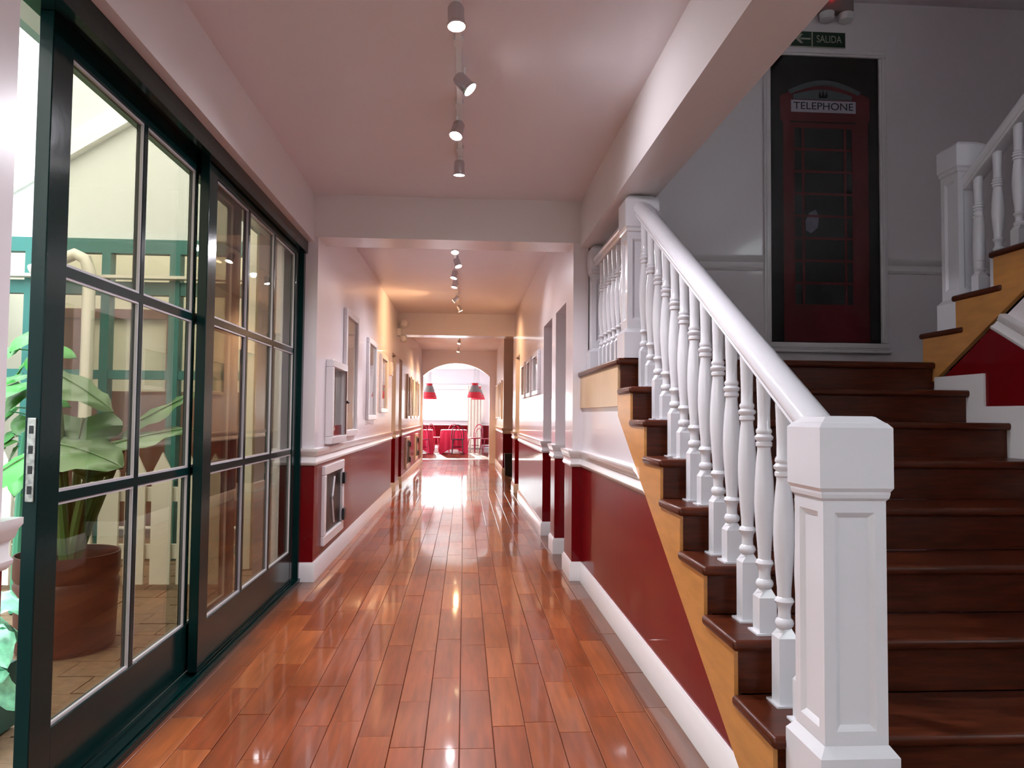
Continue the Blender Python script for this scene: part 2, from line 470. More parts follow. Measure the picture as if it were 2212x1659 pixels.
# ceilings
cl = MB(); cl.box(-1.46, .90, -3.1, Y1+.05, CEIL, CEIL+.15)
struct(cl.build('ceiling', 'ceiling_white'), 'flat white ceiling of the near corridor', 'ceiling')
cl = MB(); cl.box(-1.46, 1.2, Y1+.05, 12.6, 2.89, 3.05).box(-1.46, 3.4, 12.6, YA+.1, 2.88, 3.05)
struct(cl.build('ceiling_corridor', 'ceiling_white'), 'white ceiling of the far corridor', 'ceiling')
wallbox('trim_2', 'beam_white', -1.16, .90, Y1-.012, 5.93, 2.54, 2.90, 'white cross beam at the corridor entrance', 'beam')
wallbox('trim_3', 'beam_white', XL, 1.2, 12.30, 12.66, 2.53, 2.89, 'white cross beam halfway down the corridor', 'beam')
# beam along the stair opening + upper-floor wall above it
wallbox('trim_4', 'beam_white', .865, 1.10, -3.0, YB, 2.505, CEIL+.02, 'white beam along the ceiling edge above the stair rail', 'beam')
wallbox('wall_upper', 'wall_white', .90, 1.10, -3.0, YB, CEIL+.02, WELL_Z, 'upper floor wall above the stair beam')

# arch wall
AX0, AX1, ASP, ARISE = -1.06, .64, 2.22, .33
poly = [(-1.45, 0), (AX0, 0), (AX0, ASP)]
cxm, hw = (AX0+AX1)/2, (AX1-AX0)/2
rad = (hw*hw+ARISE*ARISE)/(2*ARISE); zc = ASP+ARISE-rad
for k in range(1, 24):
    x = AX0 + (AX1-AX0)*k/24
    poly.append((x, zc+math.sqrt(rad*rad-(x-cxm)**2)))
poly += [(AX1, ASP), (AX1, 0), (1.2, 0), (1.2, 2.95), (-1.45, 2.95)]
struct(MB().prism(poly, 'y', YA, YA+.30).build('wall_arch', 'wall_white'), 'white end wall with a low arched opening')

# dining room
DX0, DX1 = -3.4, 1.35
m = MB()
wz0, wz1 = 1.08, 2.16
wx0, wx1 = -3.1, .55
m.box(DX0, DX1, YD, YD+.2, 0, wz0).box(DX0, DX1, YD, YD+.2, wz1, 2.95).box(DX0, wx0, YD, YD+.2, wz0, wz1).box(wx1, DX1, YD, YD+.2, wz0, wz1)
wd = struct(m.build('wall_dining_back', 'wall_white'), 'dining room back wall with a wide window')
MB().box(DX0, DX1, YD-.006, YD, .12, .88).build('wainscot', 'wainscot_red', wd)
MB().sweep([(DX0, YD), (DX1, YD)], [(d, z+.0) for d, z in RAIL], -1).build('chair_rail', 'trim_white', wd, smooth=True)
MB().sweep([(DX0, YD), (DX1, YD)], BASE, -1).build('baseboard', 'trim_white', wd, smooth=True)
m = MB(); m.box(DX1, DX1+.2, YA+.3, YD+.2, 0, 2.95)
struct(m.build('wall_dining_right', 'wall_white'), 'dining room right wall')
m = MB(); ly0, ly1 = 21.2, 26.4  # side opening out of view, added to flood the room with daylight
m.box(DX0-.2, DX0, YA, YD+.2, 0, .45).box(DX0-.2, DX0, YA, YD+.2, 2.75, 2.95).box(DX0-.2, DX0, YA, ly0, .45, 2.75).box(DX0-.2, DX0, ly1, YD+.2, .45, 2.75)
m.box(DX0-.2, -1.4, YA, YA+.3, 0, 2.95)
struct(m.build('wall_dining_left', 'wall_white'), 'dining room left wall with an unseen opening added for daylight')
m = MB(); m.box(DX0-.2, DX1+.2, YA+.05, YD+.2, 2.90, 3.05)
struct(m.build('ceiling_dining', 'ceiling_white'), 'dining room ceiling', 'ceiling')
m = MB(); m.box(DX0-.2, -1.42, YA, YD+.2, -.1, -.016)
struct(m.build('floor_dining', 'floor_gap'), 'dining room subfloor beside the corridor line', 'floor')
# dining window frame
wnd = thing('window_1', (0, YD, wz0), 'wide white framed dining room window full of daylight', 'window', kind='structure')
for z0, z1 in ((wz0-.03, wz0+.03), (wz1-.05, wz1)): MB().box(wx0, wx1, YD-.03, YD+.08, z0, z1).build('window_rail', 'trim_white', wnd)
for x in (wx0+.03, -1.58, -.06, .12, wx1-.03): MB().box(x-.03, x+.03, YD-.02, YD+.07, wz0+.03, wz1-.05).build('mullion', 'trim_white', wnd)
for x0, x1 in ((wx0+.06, -1.61), (-1.55, -.09), (-.03, .09), (.15, wx1-.06)):
    MB().box(x0, x1, YD+.02, YD+.026, wz0+.03, wz1-.05).build('pane', 'glass_clear', wnd)
MB().box(wx0-.05, wx1+.05, YD-.12, YD, wz0-.06, wz0-.03).build('window_sill', 'trim_white', wnd)
# roller-blind pelmet over the window
MB().box(wx0-.1, wx1+.1, YD-.10, YD-.01, wz1+.02, wz1+.20).build('pelmet', 'trim_white', wnd)

# ------------------------------------------------------------------ entrance hall behind the camera
m = MB()
m.box(-1.4, 1.00, -3.1, -3.0, 0, WELL_Z).box(1.65, 4.75, -3.1, -3.0, 0, WELL_Z).box(-1.4, 4.75, -3.1, -3.0, 2.35, WELL_Z)
struct(m.build('wall_front', 'wall_white'), 'entrance wall behind the viewpoint with glazed doorway')
d3 = thing('door_3', (1.3, -3.05, 0), 'glazed entrance door behind the viewpoint', 'door', kind='structure')
for x in (1.03, 1.62): MB().box(x-.03, x+.03, -3.08, -3.02, 0, 2.35).build('stile', 'frame_green', d3)
for z in (.15, 2.31): MB().box(1.0, 1.65, -3.08, -3.02, z-.04, z+.04).build('rail', 'frame_green', d3)
for x0, x1 in ((1.06, 1.59),): MB().box(x0, x1, -3.052, -3.048, 1.30, 2.27).build('pane', 'glass_clear', d3); MB().box(x0, x1, -3.07, -3.03, .19, 1.30).build('door_panel', 'frame_green', d3)

# ------------------------------------------------------------------ stairwell shell
wb = wallbox('wall_back', 'wall_white', .93, 4.75, YB, 6.0, 0, WELL_Z, 'white stair landing wall holding the tall framed poster')
MB().sweep([(.95, YB), (2.385, YB)], [(d, z+1.56) for d, z in RAIL], -1).build('chair_rail', 'trim_white', wb, smooth=True)
MB().sweep([(3.415, YB), (4.65, YB)], [(d, z+1.56) for d, z in RAIL], -1).build('chair_rail', 'trim_white', wb, smooth=True)
m = MB(); m.box(4.65, 4.75, -3.0, YB, 0, 2.3).box(4.65, 4.75, -3.0, YB, 4.2, WELL_Z).box(4.65, 4.75, -3.0, -2.3, 2.3, 4.2).box(4.65, 4.75, .3, YB, 2.3, 4.2)
struct(m.build('wall_right', 'wall_white'), 'outer right wall of the stairwell')
w2 = thing('window_2', (4.7, -.5, 2.4), 'unseen stairwell window added for light in the outer right wall', 'window', kind='structure')  # out of view, added and sized to brighten the landing wall
for y in (-2.27, -1.0, .27): MB().box(4.66, 4.72, y-.03, y+.03, 2.3, 4.2).build('mullion', 'trim_white', w2)
for z in (2.33, 4.17): MB().box(4.66, 4.72, -2.24, .24, z-.03, z+.03).build('window_rail', 'trim_white', w2)
for y0, y1 in ((-2.24, -1.03), (-.97, .24)): MB().box(4.69, 4.695, y0, y1, 2.36, 4.14).build('pane', 'glass_clear', w2)
struct(MB().box(.87, 4.75, -3.1, 6.0, WELL_Z, WELL_Z+.12).build('ceiling_stairwell', 'ceiling_white'), 'high ceiling above the stairwell', 'ceiling')

# wall under the lower flight (corridor side)
wu = MB().prism([(Y1, 0), (Y1, 1.30), (4.20, 1.30), (2.10, 0)], 'x', .89, .96).build('wall_stair_side', 'wall_white')
struct(wu, 'triangular wall under the stair flight, white over deep red')
SLOW = lambda y: .128 + .587*(y-2.348)      # lower edge of the stringer
MB().prism([(Y1, .10), (Y1, .86), (3.66, .86), (2.36, .10)], 'x', .886, .89).build('wainscot', 'wainscot_red', wu)
def cut_rail():
    n = len(RAIL)
    vs = [(.89-d, 3.575+(z-.845)/.587, z) for d, z in RAIL] + [(.89-d, Y1, z) for d, z in RAIL]
    MB().add(vs, [tuple(range(n)), tuple(range(n, 2*n))[::-1]] + [(i, (i+1) % n, n+(i+1) % n, n+i) for i in range(n)]).build('chair_rail', 'trim_white', wu, smooth=True)
cut_rail()
MB().sweep([(.89, 1.98), (.89, Y1)], BASE, 1).build('baseboard', 'trim_white', wu, smooth=True)

# wall under the upper flight (right of the lower flight)
USL = lambda y: 1.479 - .593*(y-4.087)      # lower edge of the upper stringer
ws = MB().prism([(4.30, 0), (4.30, 1.35), (1.2, USL(1.2)-.02), (1.2, 0)], 'x', XS, XS+.08).build('wall_stair_right', 'wall_white')
struct(ws, 'wall beside the lower flight under the upper stairs')
MB().prism([(3.716, 1.70), (4.15, 1.44), (1.64, 0), (1.2, 0), (1.2, .28)], 'x', XS-.004, XS).build('wainscot', 'wainscot_red', ws)
def slope_rail():
    mb = MB(); prof = [(d, (z-.845)) for d, z in RAIL]
    za = lambda y: 1.635 + .56*(y-3.6)
    y0, y1 = 1.2, 3.716
    vs = []
    for d, dz in prof:
        vs.append((XS-d, y0, za(y0)+dz))
    for d, dz in prof:      # end cut along the stringer's lower edge
        k = dz/(.56+.593); vs.append((XS-d, y1-k, za(y1-k)+dz))
    n = len(prof)
    mb.add(vs, [tuple(range(n)), tuple(range(n, 2*n))[::-1]] + [(i, (i+1) % n, n+(i+1) % n, n+i) for i in range(n)])
    mb.build('chair_rail', 'trim_white', ws, smooth=True)
slope_rail()
zig = []
for i in range(7):                       # white stepped skirting
    y = nose(i)-.11
    zig.append((y, (tz(i-1) if i else .17)+.085)); zig.append((y, tz(i)+.085))
zig.append((nose(7)-.0, tz(6)+.085))
zig.append((nose(7)-.0, tz(6)-.1)); zig.append((nose(0)-.11, tz(0)-.3))
MB().prism(zig, 'x', XS-.016, XS-.001).build('skirting', 'trim_white', ws)

# ------------------------------------------------------------------ staircase (lower flight)
XE = .86                                   # left end of treads
st = thing('staircase', (1.8, 3.0, 0), 'dark wood staircase with white balusters climbing to the landing', 'staircase')
def tread_mesh(y0, y1, z, x0, x1, th=.036):
    mb = MB(); mb.box(x0, x1, y0, y1, z-th, z)
    return mb
for i in range(-1, 7):
    y0 = nose(i); y1 = nose(i+1)+.028
    x0 = XE if i >= 0 else 1.02
    tread_mesh(y0, y1, tz(i), x0, XS).build('tread', 'tread_wood', st, bevel=.014, bseg=3)
    MB().box(.885 if i >= 0 else 1.05, XS, nose(i)+.03, nose(i)+.055, tz(i)-RISE, tz(i)-.036).build('riser', 'tread_wood', st)
# top riser and landing
MB().box(.885, XS, LAND_Y+.03, LAND_Y+.055, LAND_Z-RISE, LAND_Z-.04).build('riser', 'tread_wood', st)
MB().box(XE-.005, XS+.0, LAND_Y, YB, LAND_Z-.04, LAND_Z).build('landing', 'tread_wood', st, bevel=.016, bseg=3)
MB().box(XS, 4.65, 4.30, YB, LAND_Z-.04, LAND_Z).build('landing', 'tread_wood', st)
MB().box(.872, .905, 4.232, Y1, 1.285, LAND_Z-.04).build('landing_fascia', 'cream_board', st)
# stringer plate, stepped
sp = []
for i in range(0, 7):
    sp.append((nose(i)+.03, tz(i)-RISE if i else 0.0)); sp.append((nose(i)+.03, tz(i)-.036))
    sp.append((nose(i+1)+.03, tz(i)-.036))
sp.append((LAND_Y+.05, tz(6)-.0)); sp.append((LAND_Y+.05, SLOW(LAND_Y+.05)))
sp.append((2.348-.128/.587, 0.0))
MB().prism(sp, 'x', .872, .886).build('stringer', 'stringer_orange', st)

# balusters
def baluster_mesh(base_h, total):
    mb = MB()
    s = .029
    mb.box(-s-.013, s+.013, -s-.013, s+.013, 0, .006)
    mb.box(-s, s, -s, s, .006, base_h)
    b4 = [(-s,-s),(s,-s),(s,s),(-s,s)]; q = .021      # chamfered shoulder
    c8 = [(q*math.cos(a), q*math.sin(a)) for a in [R(-112.5+45*k) for k in range(8)]]
    T = total-base_h
    o = len(mb.v)
    vs = [(x, y, base_h) for x, y in b4] + [(x, y, base_h+.026) for x, y in c8]
    mb.add(vs, [(0,1,6,5),(1,2,8,7),(2,3,10,9),(3,0,4,11),(0,5,4),(1,7,6),(2,9,8),(3,11,10)])
    z = lambda k: base_h + k*T
    prof = [(.020,z(.035)),(.027,z(.045)),(.029,z(.058)),(.026,z(.070)),(.020,z(.078)),(.019,z(.105)),(.022,z(.128)),(.026,z(.134)),(.030,z(.146)),(.026,z(.158)),
            (.021,z(.164)),(.022,z(.20)),(.027,z(.28)),(.0315,z(.37)),(.0325,z(.42)),(.031,z(.50)),(.026,z(.59)),(.0215,z(.645)),
            (.022,z(.655)),(.027,z(.662)),(.027,z(.676)),(.023,z(.682)),(.030,z(.692)),(.031,z(.702)),(.023,z(.714)),(.026,z(.722)),(.026,z(.732)),(.021,z(.742)),(.0205,z(.80)),(.0225,z(.90)),(.025,z(1.0))]
    mb.lathe(prof, seg=14)
    me = mb.mesh('baluster', smooth=True); me.materials.append(MATS['stair_white'])
    return me
RB = lambda y: 1.157 + .5735*(y-2.088)      # underside of the hand rail
bal_a = baluster_mesh(.118, RB(2.15)-tz(0)+.02)
bal_b = baluster_mesh(.118+.0865, RB(2.30)-tz(0)+.02)
BX = 1.0
for i in range(7):
    inst(bal_a, 'baluster', st, (BX, 2.15+RUN*i, tz(i)))
    inst(bal_b, 'baluster', st, (BX, 2.30+RUN*i, tz(i)))

def newel(parent, cx, cy, zb, ztop, shaft=.166, cap=.194, cap_h=.19, plinth_h=.25, base_z=None, zpanel=None):
    n = MB()
    h = shaft/2; z1 = ztop-cap_h-.02
    z0 = zb
    p0, p1 = zpanel or (zb+plinth_h+.05, z1-.045)
    # four panelled faces
    e = .030; m1 = .006; m2 = .014; dep = .010
    for k in range(4):
        a = k*math.pi/2; ca, sa = math.cos(a), math.sin(a)
        def T(u, z, d): # u along face, d inward
            x, y = u, -h+d
            return (cx+x*ca-y*sa, cy+x*sa+y*ca, z)
        ring0 = [(-h,z0),(h,z0),(h,z1),(-h,z1)]
        ring1 = [(-h+e,p0),(h-e,p0),(h-e,p1),(-h+e,p1)]
        ring2 = [(-h+e+m1,p0+m1),(h-e-m1,p0+m1),(h-e-m1,p1-m1),(-h+e+m1,p1-m1)]
        ring3 = [(-h+e+m2,p0+m2),(h-e-m2,p0+m2),(h-e-m2,p1-m2),(-h+e+m2,p1-m2)]
        vs = [T(u,z,0) for u,z in ring0] + [T(u,z,0) for u,z in ring1] + [T(u,z,.004) for u,z in ring2] + [T(u,z,dep) for u,z in ring3]
        fs = []
        for r in range(3):
            for j in range(4):
                j2 = (j+1) % 4; fs.append((r*4+j, r*4+j2, r*4+4+j2, r*4+4+j))
        fs.append((12,13,14,15))
        n.add(vs, fs)
    sh = n.build('newel_post', 'stair_white', parent, origin=(cx, cy, zb))
    # plinth
    ph = h+.020
    m = MB(); m.box(cx-ph, cx+ph, cy-ph, cy+ph, zb, zb+plinth_h-.025)
    q = h+.001
    m.add([(cx-ph,cy-ph,zb+plinth_h-.025),(cx+ph,cy-ph,zb+plinth_h-.025),(cx+ph,cy+ph,zb+plinth_h-.025),(cx-ph,cy+ph,zb+plinth_h-.025),
           (cx-q,cy-q,zb+plinth_h),(cx+q,cy-q,zb+plinth_h),(cx+q,cy+q,zb+plinth_h),(cx-q,cy+q,zb+plinth_h)],
          [(0,1,5,4),(1,2,6,5),(2,3,7,6),(3,0,4,7)])
    p = m.build('plinth', 'stair_white', sh); p.matrix_parent_inverse = Matrix.Translation(-Vector((cx, cy, zb)))
    # cap with necking moulding and chamfered top
    c = cap/2
    m = MB()
    def sq(r, z): return [(cx-r,cy-r,z),(cx+r,cy-r,z),(cx+r,cy+r,z),(cx-r,cy+r,z)]
    rings = [(h-.002, ztop-cap_h-.03),(h+.006, ztop-cap_h-.02),(h+.008, ztop-cap_h-.010),(c-.006, ztop-cap_h-.004),(c, ztop-cap_h+.006),(c, ztop-.030),(c-.010, ztop-.018),(c-.014,ztop-.016),(c-.030, ztop-.002),(c-.036, ztop)]
    vs = []; fs = []
    for r, z in rings: vs += sq(r, z)
    for i in range(len(rings)-1):
        for j in range(4):
            j2 = (j+1) % 4; fs.append((i*4+j, i*4+j2, i*4+4+j2, i*4+4+j))
    fs.append(tuple(4*(len(rings)-1)+j for j in range(4))); fs.append((3,2,1,0))
    m.add(vs, fs)
    o = m.build('newel_cap', 'stair_white', sh, bevel=0)
    o.matrix_parent_inverse = Matrix.Translation(-Vector((cx, cy, zb)))
    return sh
newel(st, 1.0, 1.955, 0.0, 1.232, plinth_h=.40, zpanel=(.435, .985))
newel(st, 1.0, 4.275, LAND_Z, 2.497, plinth_h=.17)
newel(st, 1.0, 5.53, LAND_Z, 2.497, plinth_h=.17, shaft=.13, cap=.16)

def rail_profile(w=.105, h=.082):
    # (u across, v up) closed
    pts = [(-w*.33,0),(-w*.40,.010),(-w*.36,.020),(-w*.46,.028),(-w*.50,.040),(-w*.48,.056),(-w*.38,.070),(-w*.20,.079),(0,h),
           (w*.20,.079),(w*.38,.070),(w*.48,.056),(w*.50,.040),(w*.46,.028),(w*.36,.020),(w*.40,.010),(w*.33,0)]
    return pts
def handrail(parent, p0, p1, name='handrail', material='stair_white'):
    """straight rail whose underside centre runs p0 -> p1 (plane x = const)"""
    pr = rail_profile(); n = len(pr)
    vs = []
    for p in (p0, p1):
        for u, v in pr: vs.append((p[0]+u, p[1], p[2]+v*1.12))
    MB().add(vs, [tuple(range(n)), tuple(range(n, 2*n))[::-1]] + [(i, (i+1) % n, n+(i+1) % n, n+i) for i in range(n)]).build(name, material, parent, smooth=True)
handrail(st, (BX, 2.01, RB(2.01)+.006), (BX, 4.19, RB(4.19)+.006))
# level rail and balusters along the landing edge
handrail(st, (BX-.01, 4.35, 2.335), (BX-.01, 5.47, 2.335))
bal_l = baluster_mesh(.15, 2.345-LAND_Z)
for k in range(7): inst(bal_l, 'baluster', st, (BX-.01, 4.47+k*.145, LAND_Z))

# ------------------------------------------------------------------ staircase (upper flight, climbs back towards the viewer)
us = thing('staircase', (3.6, 3.0, LAND_Z), 'upper return flight with orange stringer rising at the right edge', 'staircase')
UN = 9
unose = lambda k: 4.325 - .303*k
uz = lambda k: 1.737 + .1815*k
for k in range(UN):
    MB().box(XS-.015, 4.65, unose(k+1)-.09, unose(k), uz(k)-.034, uz(k)).build('tread', 'tread_wood', us, bevel=.013, bseg=3)
    MB().box(XS+.02, 4.65, unose(k)-.055, unose(k)-.03, uz(k)-.1815, uz(k)-.034).build('riser', 'tread_wood', us)
sp = [(unose(0)-.03, USL(4.2)-.02)]
for k in range(UN):
    sp.append((unose(k)-.03, uz(k)-.034)); sp.append((unose(k+1)-.03, uz(k)-.034))
sp.append((unose(UN)-.03, USL(unose(UN)-.03)))
MB().prism(sp, 'x', XS-.006, XS+.02).build('stringer', 'stringer_orange', us)
UX = XS+.095
newel(us, UX, 4.07, uz(0), 2.80, shaft=.150, cap=.178, cap_h=.155, plinth_h=.17)
URB = lambda y: 2.60 + .585*(3.86-y)
handrail(us, (UX, 4.0, URB(4.0)), (UX, 1.62, URB(1.62)))
ub_a = baluster_mesh(.12, URB(3.86)-uz(1)+.22)
for k in range(1, UN):
    for j, off in enumerate((.09, .24)):
        y = unose(k)-off
        hgt = URB(y)-uz(k)+.012
        me = ub_cache.get(j) if 'ub_cache' in globals() else None
        if me is None:
            if 'ub_cache' not in globals(): ub_cache = {}
            me = ub_cache[j] = baluster_mesh(.10+.085*j, hgt)
        inst(me, 'baluster', us, (UX, y, uz(k)))
inst(baluster_mesh(.12, URB(3.93)-uz(0)+.0), 'baluster', us, (UX, 3.935, uz(0)))
# soffit closing the upper flight
MB().prism([(4.2, USL(4.2)-.04), (unose(UN), USL(unose(UN))-.04), (unose(UN), USL(unose(UN))), (4.2, USL(4.2))], 'x', XS+.08, 4.65).build('soffit', 'wall_white', us)

# ------------------------------------------------------------------ sliding doors
def sliding_door(name, x, y0, label):
    d = thing(name, (x, y0, 0), label, 'door', kind='structure')
    TH = .022; W = 1.95
    st_w = .120; gz0, gz1 = .245, 2.365
    y1 = y0+W
    MB().box(x-TH, x+TH, y0, y0+st_w, .03, 2.455).build('stile', 'frame_green', d, bevel=.003)
    MB().box(x-TH, x+TH, y1-st_w, y1, .03, 2.455).build('stile', 'frame_green', d, bevel=.003)
    MB().box(x-TH+.002, x+TH-.002, y0+st_w, y1-st_w, .03, gz0).build('bottom_rail', 'frame_green', d, bevel=.003)
    MB().box(x-TH+.002, x+TH-.002, y0+st_w, y1-st_w, gz1, 2.455).build('top_rail', 'frame_green', d, bevel=.003)
    ys = [y0+st_w + (W-2*st_w)*k/3 for k in range(4)]
    zs = [gz0, .955, 1.672, gz1]
    mw = .016
    for k in (1, 2): MB().box(x-.016, x+.016, ys[k]-mw, ys[k]+mw, gz0, gz1).build('muntin', 'frame_green', d)
    for k in (1, 2):
        for c in range(3): MB().box(x-.016, x+.016, ys[c]+(mw if c else 0), ys[c+1]-(mw if c < 2 else 0), zs[k]-mw, zs[k]+mw).build('muntin', 'frame_green', d)
    for c in range(3):
        for r in range(3):
            a0 = ys[c]+(mw if c else 0); a1 = ys[c+1]-(mw if c < 2 else 0)
            b0 = zs[r]+(mw if r else 0); b1 = zs[r+1]-(mw if r < 2 else 0)
            p = MB().box(x-.003, x+.003, a0, a1, b0, b1).build('pane', 'glass_bronze', d)
            m = MB(); t = .009       # glazing beads on the room side
            for q in ((a0,a1,b0,b0+t),(a0,a1,b1-t,b1),(a0,a0+t,b0+t,b1-t),(a1-t,a1,b0+t,b1-t)):
                m.box(x+.003, x+.013, *q)
            bd = m.build('glazing_bead', 'bead_grey', p)
    return d, y0, x
d1, _, _ = sliding_door('door_1', -1.290, 2.335, 'dark green sliding door with lock plate, nearer to the viewer')
d2, _, _ = sliding_door('door_2', -1.236, 3.585, 'dark green sliding door beside the red wall corner')
m = MB(); m.box(-1.302, -1.278, 2.330, 2.335, .955, 1.205); lp = m.build('lock_plate', 'metal_worn', d1, bevel=.001)
tag(lp, 'worn metal lock plate')
for z in (.99, 1.05, 1.11, 1.17): MB().box(-1.296, -1.284, 2.328, 2.331, z-.012, z+.012).build('lock_slot', 'black_plastic', lp)
tr = thing('trim_5', (-1.26, 3.76, 0), 'dark green frame and floor track of the sliding doors', 'door frame', kind='structure')
MB().box(-1.335, -1.185, 1.90, Y1, 2.455, 2.515).build('header', 'frame_green', tr)
MB().box(-1.205, -1.175, 1.90, Y1, 2.415, 2.515).build('header_lip', 'frame_green', tr)
MB().box(-1.335, -1.19, Y1-.055, Y1, .0, 2.455).build('jamb', 'frame_green', tr)
MB().box(-1.345, -1.18, 1.90, Y1, -.02, .012).build('track_base', 'frame_green', tr)
for x in (-1.262, -1.208, -1.185): MB().box(x-.006, x+.006, 1.90, Y1, .012, .028).build('track_rib', 'frame_green', tr)

# ------------------------------------------------------------------ courtyard
gy = struct(MB().box(-6.2, -1.345, -2.8, 9.0, -.12, -.035).build('floor_courtyard', 'joint_dark'), 'paved courtyard ground outside the doors', 'floor')
rp = random.Random(11)
pv = MB().box(-.5, .5, -.5, .5, -.035, 0).mesh('paver'); pv.materials.append(MATS['paver'])
row = 0; y = 1.9
while y < 7.4:
    x = -1.36 - (0 if row % 2 else .17)
    if row % 2 == 0:
        inst(pv, 'paver', gy, (-1.36-.08, y+.11, -.006), (0,0,0), (.15, .212, 1))
    while x > -5.0:
        inst(pv, 'paver', gy, (x-.17, y+.11, -.006+rp.uniform(-.004, .004)), (rp.uniform(-.006,.006), rp.uniform(-.006,.006), rp.uniform(-.01,.01)), (.332, .212, 1))
        x -= .34
    y += .22; row += 1
# courtyard walls
struct(MB().box(-6.2, -5.0, -2.8, 9.0, 0, 5.2).box(-6.2, -1.4, -3.0, -2.8, 0, 5.2).box(-1.46, -1.40, -2.8, 6.7, 3.0, 5.2).build('wall_courtyard_left', 'white_exterior'), 'white courtyard boundary wall')
YP = 6.5
wc = MB(); wc.box(-6.2, -1.40, YP+.02, YP+.2, 2.68, 5.2)
wc = struct(wc.build('wall_courtyard_end', 'white_exterior'), 'bright white wall above the teal glazed porch')
# sunlit streak on that wall, built as a sloping whiter board
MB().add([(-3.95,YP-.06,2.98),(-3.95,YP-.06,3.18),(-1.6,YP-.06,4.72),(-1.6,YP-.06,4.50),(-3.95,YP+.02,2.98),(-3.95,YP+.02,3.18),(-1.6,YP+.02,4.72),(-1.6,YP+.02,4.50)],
         [(0,1,2,3),(7,6,5,4),(0,4,5,1),(1,5,6,2),(2,6,7,3),(3,7,4,0)]).build('sun_streak_board', 'sun_streak_white', wc)
po = thing('glazed_porch', (-2.8, YP, 0), 'teal framed glazed porch at the end of the courtyard', 'porch')
for z0, z1 in ((2.56, 2.68), (2.21, 2.32), (1.50, 1.575), (.05, .12)):
    MB().box(-5.0, -1.75, YP-.05, YP+.03, z0, z1).build('rail', 'teal_paint', po)
for x0, x1 in ((-3.665, -3.595), (-3.045, -2.975), (-2.49, -2.405), (-4.3, -4.23), (-1.82, -1.75)):
    MB().box(x0, x1, YP-.06, YP+.04, .0, 2.56).build('post', 'teal_paint', po)
for x0, x1 in ((-5.0, -4.3), (-4.23, -3.665), (-3.595, -3.045), (-2.975, -2.49), (-2.405, -1.82)):
    for z0, z1 in ((2.32, 2.56), (1.575, 2.21), (.12, 1.50)): MB().box(x0, x1, YP-.008, YP-.004, z0, z1).build('pane', 'glass_clear', po)
MB().box(-5.0, -1.7, YP-.14, YP-.05, 2.335, 2.36).build('gutter', 'pipe_cream', po)
# room inside the porch
m = MB(); m.box(-5.2, -1.40, 8.4, 8.5, 0, 4.2).box(-5.2, -5.0, YP+.2, 8.5, 0, 2.7)
pr_ = struct(m.build('wall_porch', 'cream_paint'), 'cream house wall seen through the porch glass')
for x0, x1 in ((-4.46, -4.40), (-4.10, -4.04), (-3.24, -3.17)): MB().box(x0, x1, 8.34, 8.4, 0, 2.3).build('door_casing', 'brown_wood', pr_)
MB().box(-4.46, -3.17, 8.34, 8.4, 2.24, 2.34).build('door_casing', 'brown_wood', pr_)
MB().box(-4.40, -4.10, 8.36, 8.4, 0, 2.24).build('door_leaf', 'brown_wood', pr_)
MB().box(-4.04, -1.9, 8.36, 8.4, .0, 1.45).build('dado_panel', 'brown_wood', pr_)
# drain pipe with elbow in front of the porch
m = MB(); m.tube([(-3.50,YP-.26,2.36),(-3.30,YP-.26,2.44),(-3.16,YP-.26,2.50),(-3.08,YP-.26,2.46),(-3.045,YP-.26,2.36),(-3.045,YP-.26,0.0)], .048, 12)
tag(m.build('drain_pipe', 'pipe_cream', smooth=True), 'fat cream drain pipe with bent elbow before the teal porch', 'pipe')
# cream posts near the far door jamb
for x0, x1, mt, lab in ((-1.735, -1.665, 'cream_paint', 'slim cream post outside the far sliding door'), (-1.60, -1.515, 'cream_paint', 'wider cream corner post next to the grey wall strip outside')):
    tag(MB().box(x0, x1, 6.05, 6.2, 0, 3.2).build('veranda_post', mt, bevel=.004), lab, 'post')
struct(MB().box(-1.53, -1.40, 5.62, YP+.2, 0, 3.2).build('wall_courtyard_right', 'shade_taupe'), 'grey outer face of the house wall by the far door')
# eave over the doors
struct(MB().box(-1.63, -1.46, .8, 6.2, 2.62, 2.70).build('trim_6', 'eave_teal'), 'pale teal eave board outside above the doors', 'eave')
# picket fence
fe = thing('picket_fence', (-2.6, 5.45, 0), 'cream picket fence across the courtyard behind the pot', 'fence')
pm = MB().prism([(-.068,.03),(.068,.03),(.068,.80),(0,.945),(-.068,.80)], 'y', -.011, .011).mesh('picket'); pm.materials.append(MATS['picket_cream'])
x = -1.745
while x > -4.4:
    inst(pm, 'picket', fe, (x, 5.42, 0)); x -= .1795
for z in (.25, .65): MB().box(-4.45, -1.62, 5.445, 5.48, z-.05, z+.05).build('rail', 'picket_cream', fe)

# big pot with taro plant
pot_c = (-2.06, 4.10)
m = MB(); m.lathe([(.215,0),(.232,.02),(.236,.20),(.244,.34),(.236,.36),(.246,.38),(.246,.49),(.238,.49),(.232,.44),(.228,.40),(0.001,.40)], (pot_c[0], pot_c[1], 0), 28, cap=False)
pot = m.build('plant_pot', 'pot_brown', smooth=True)
tag(pot, 'large brown round pot standing behind the near glass door', 'pot')
MB().lathe([(.226,.405),(.12,.42),(.001,.425)], (pot_c[0], pot_c[1], 0), 20, cap=False).build('soil', 'soil', pot)

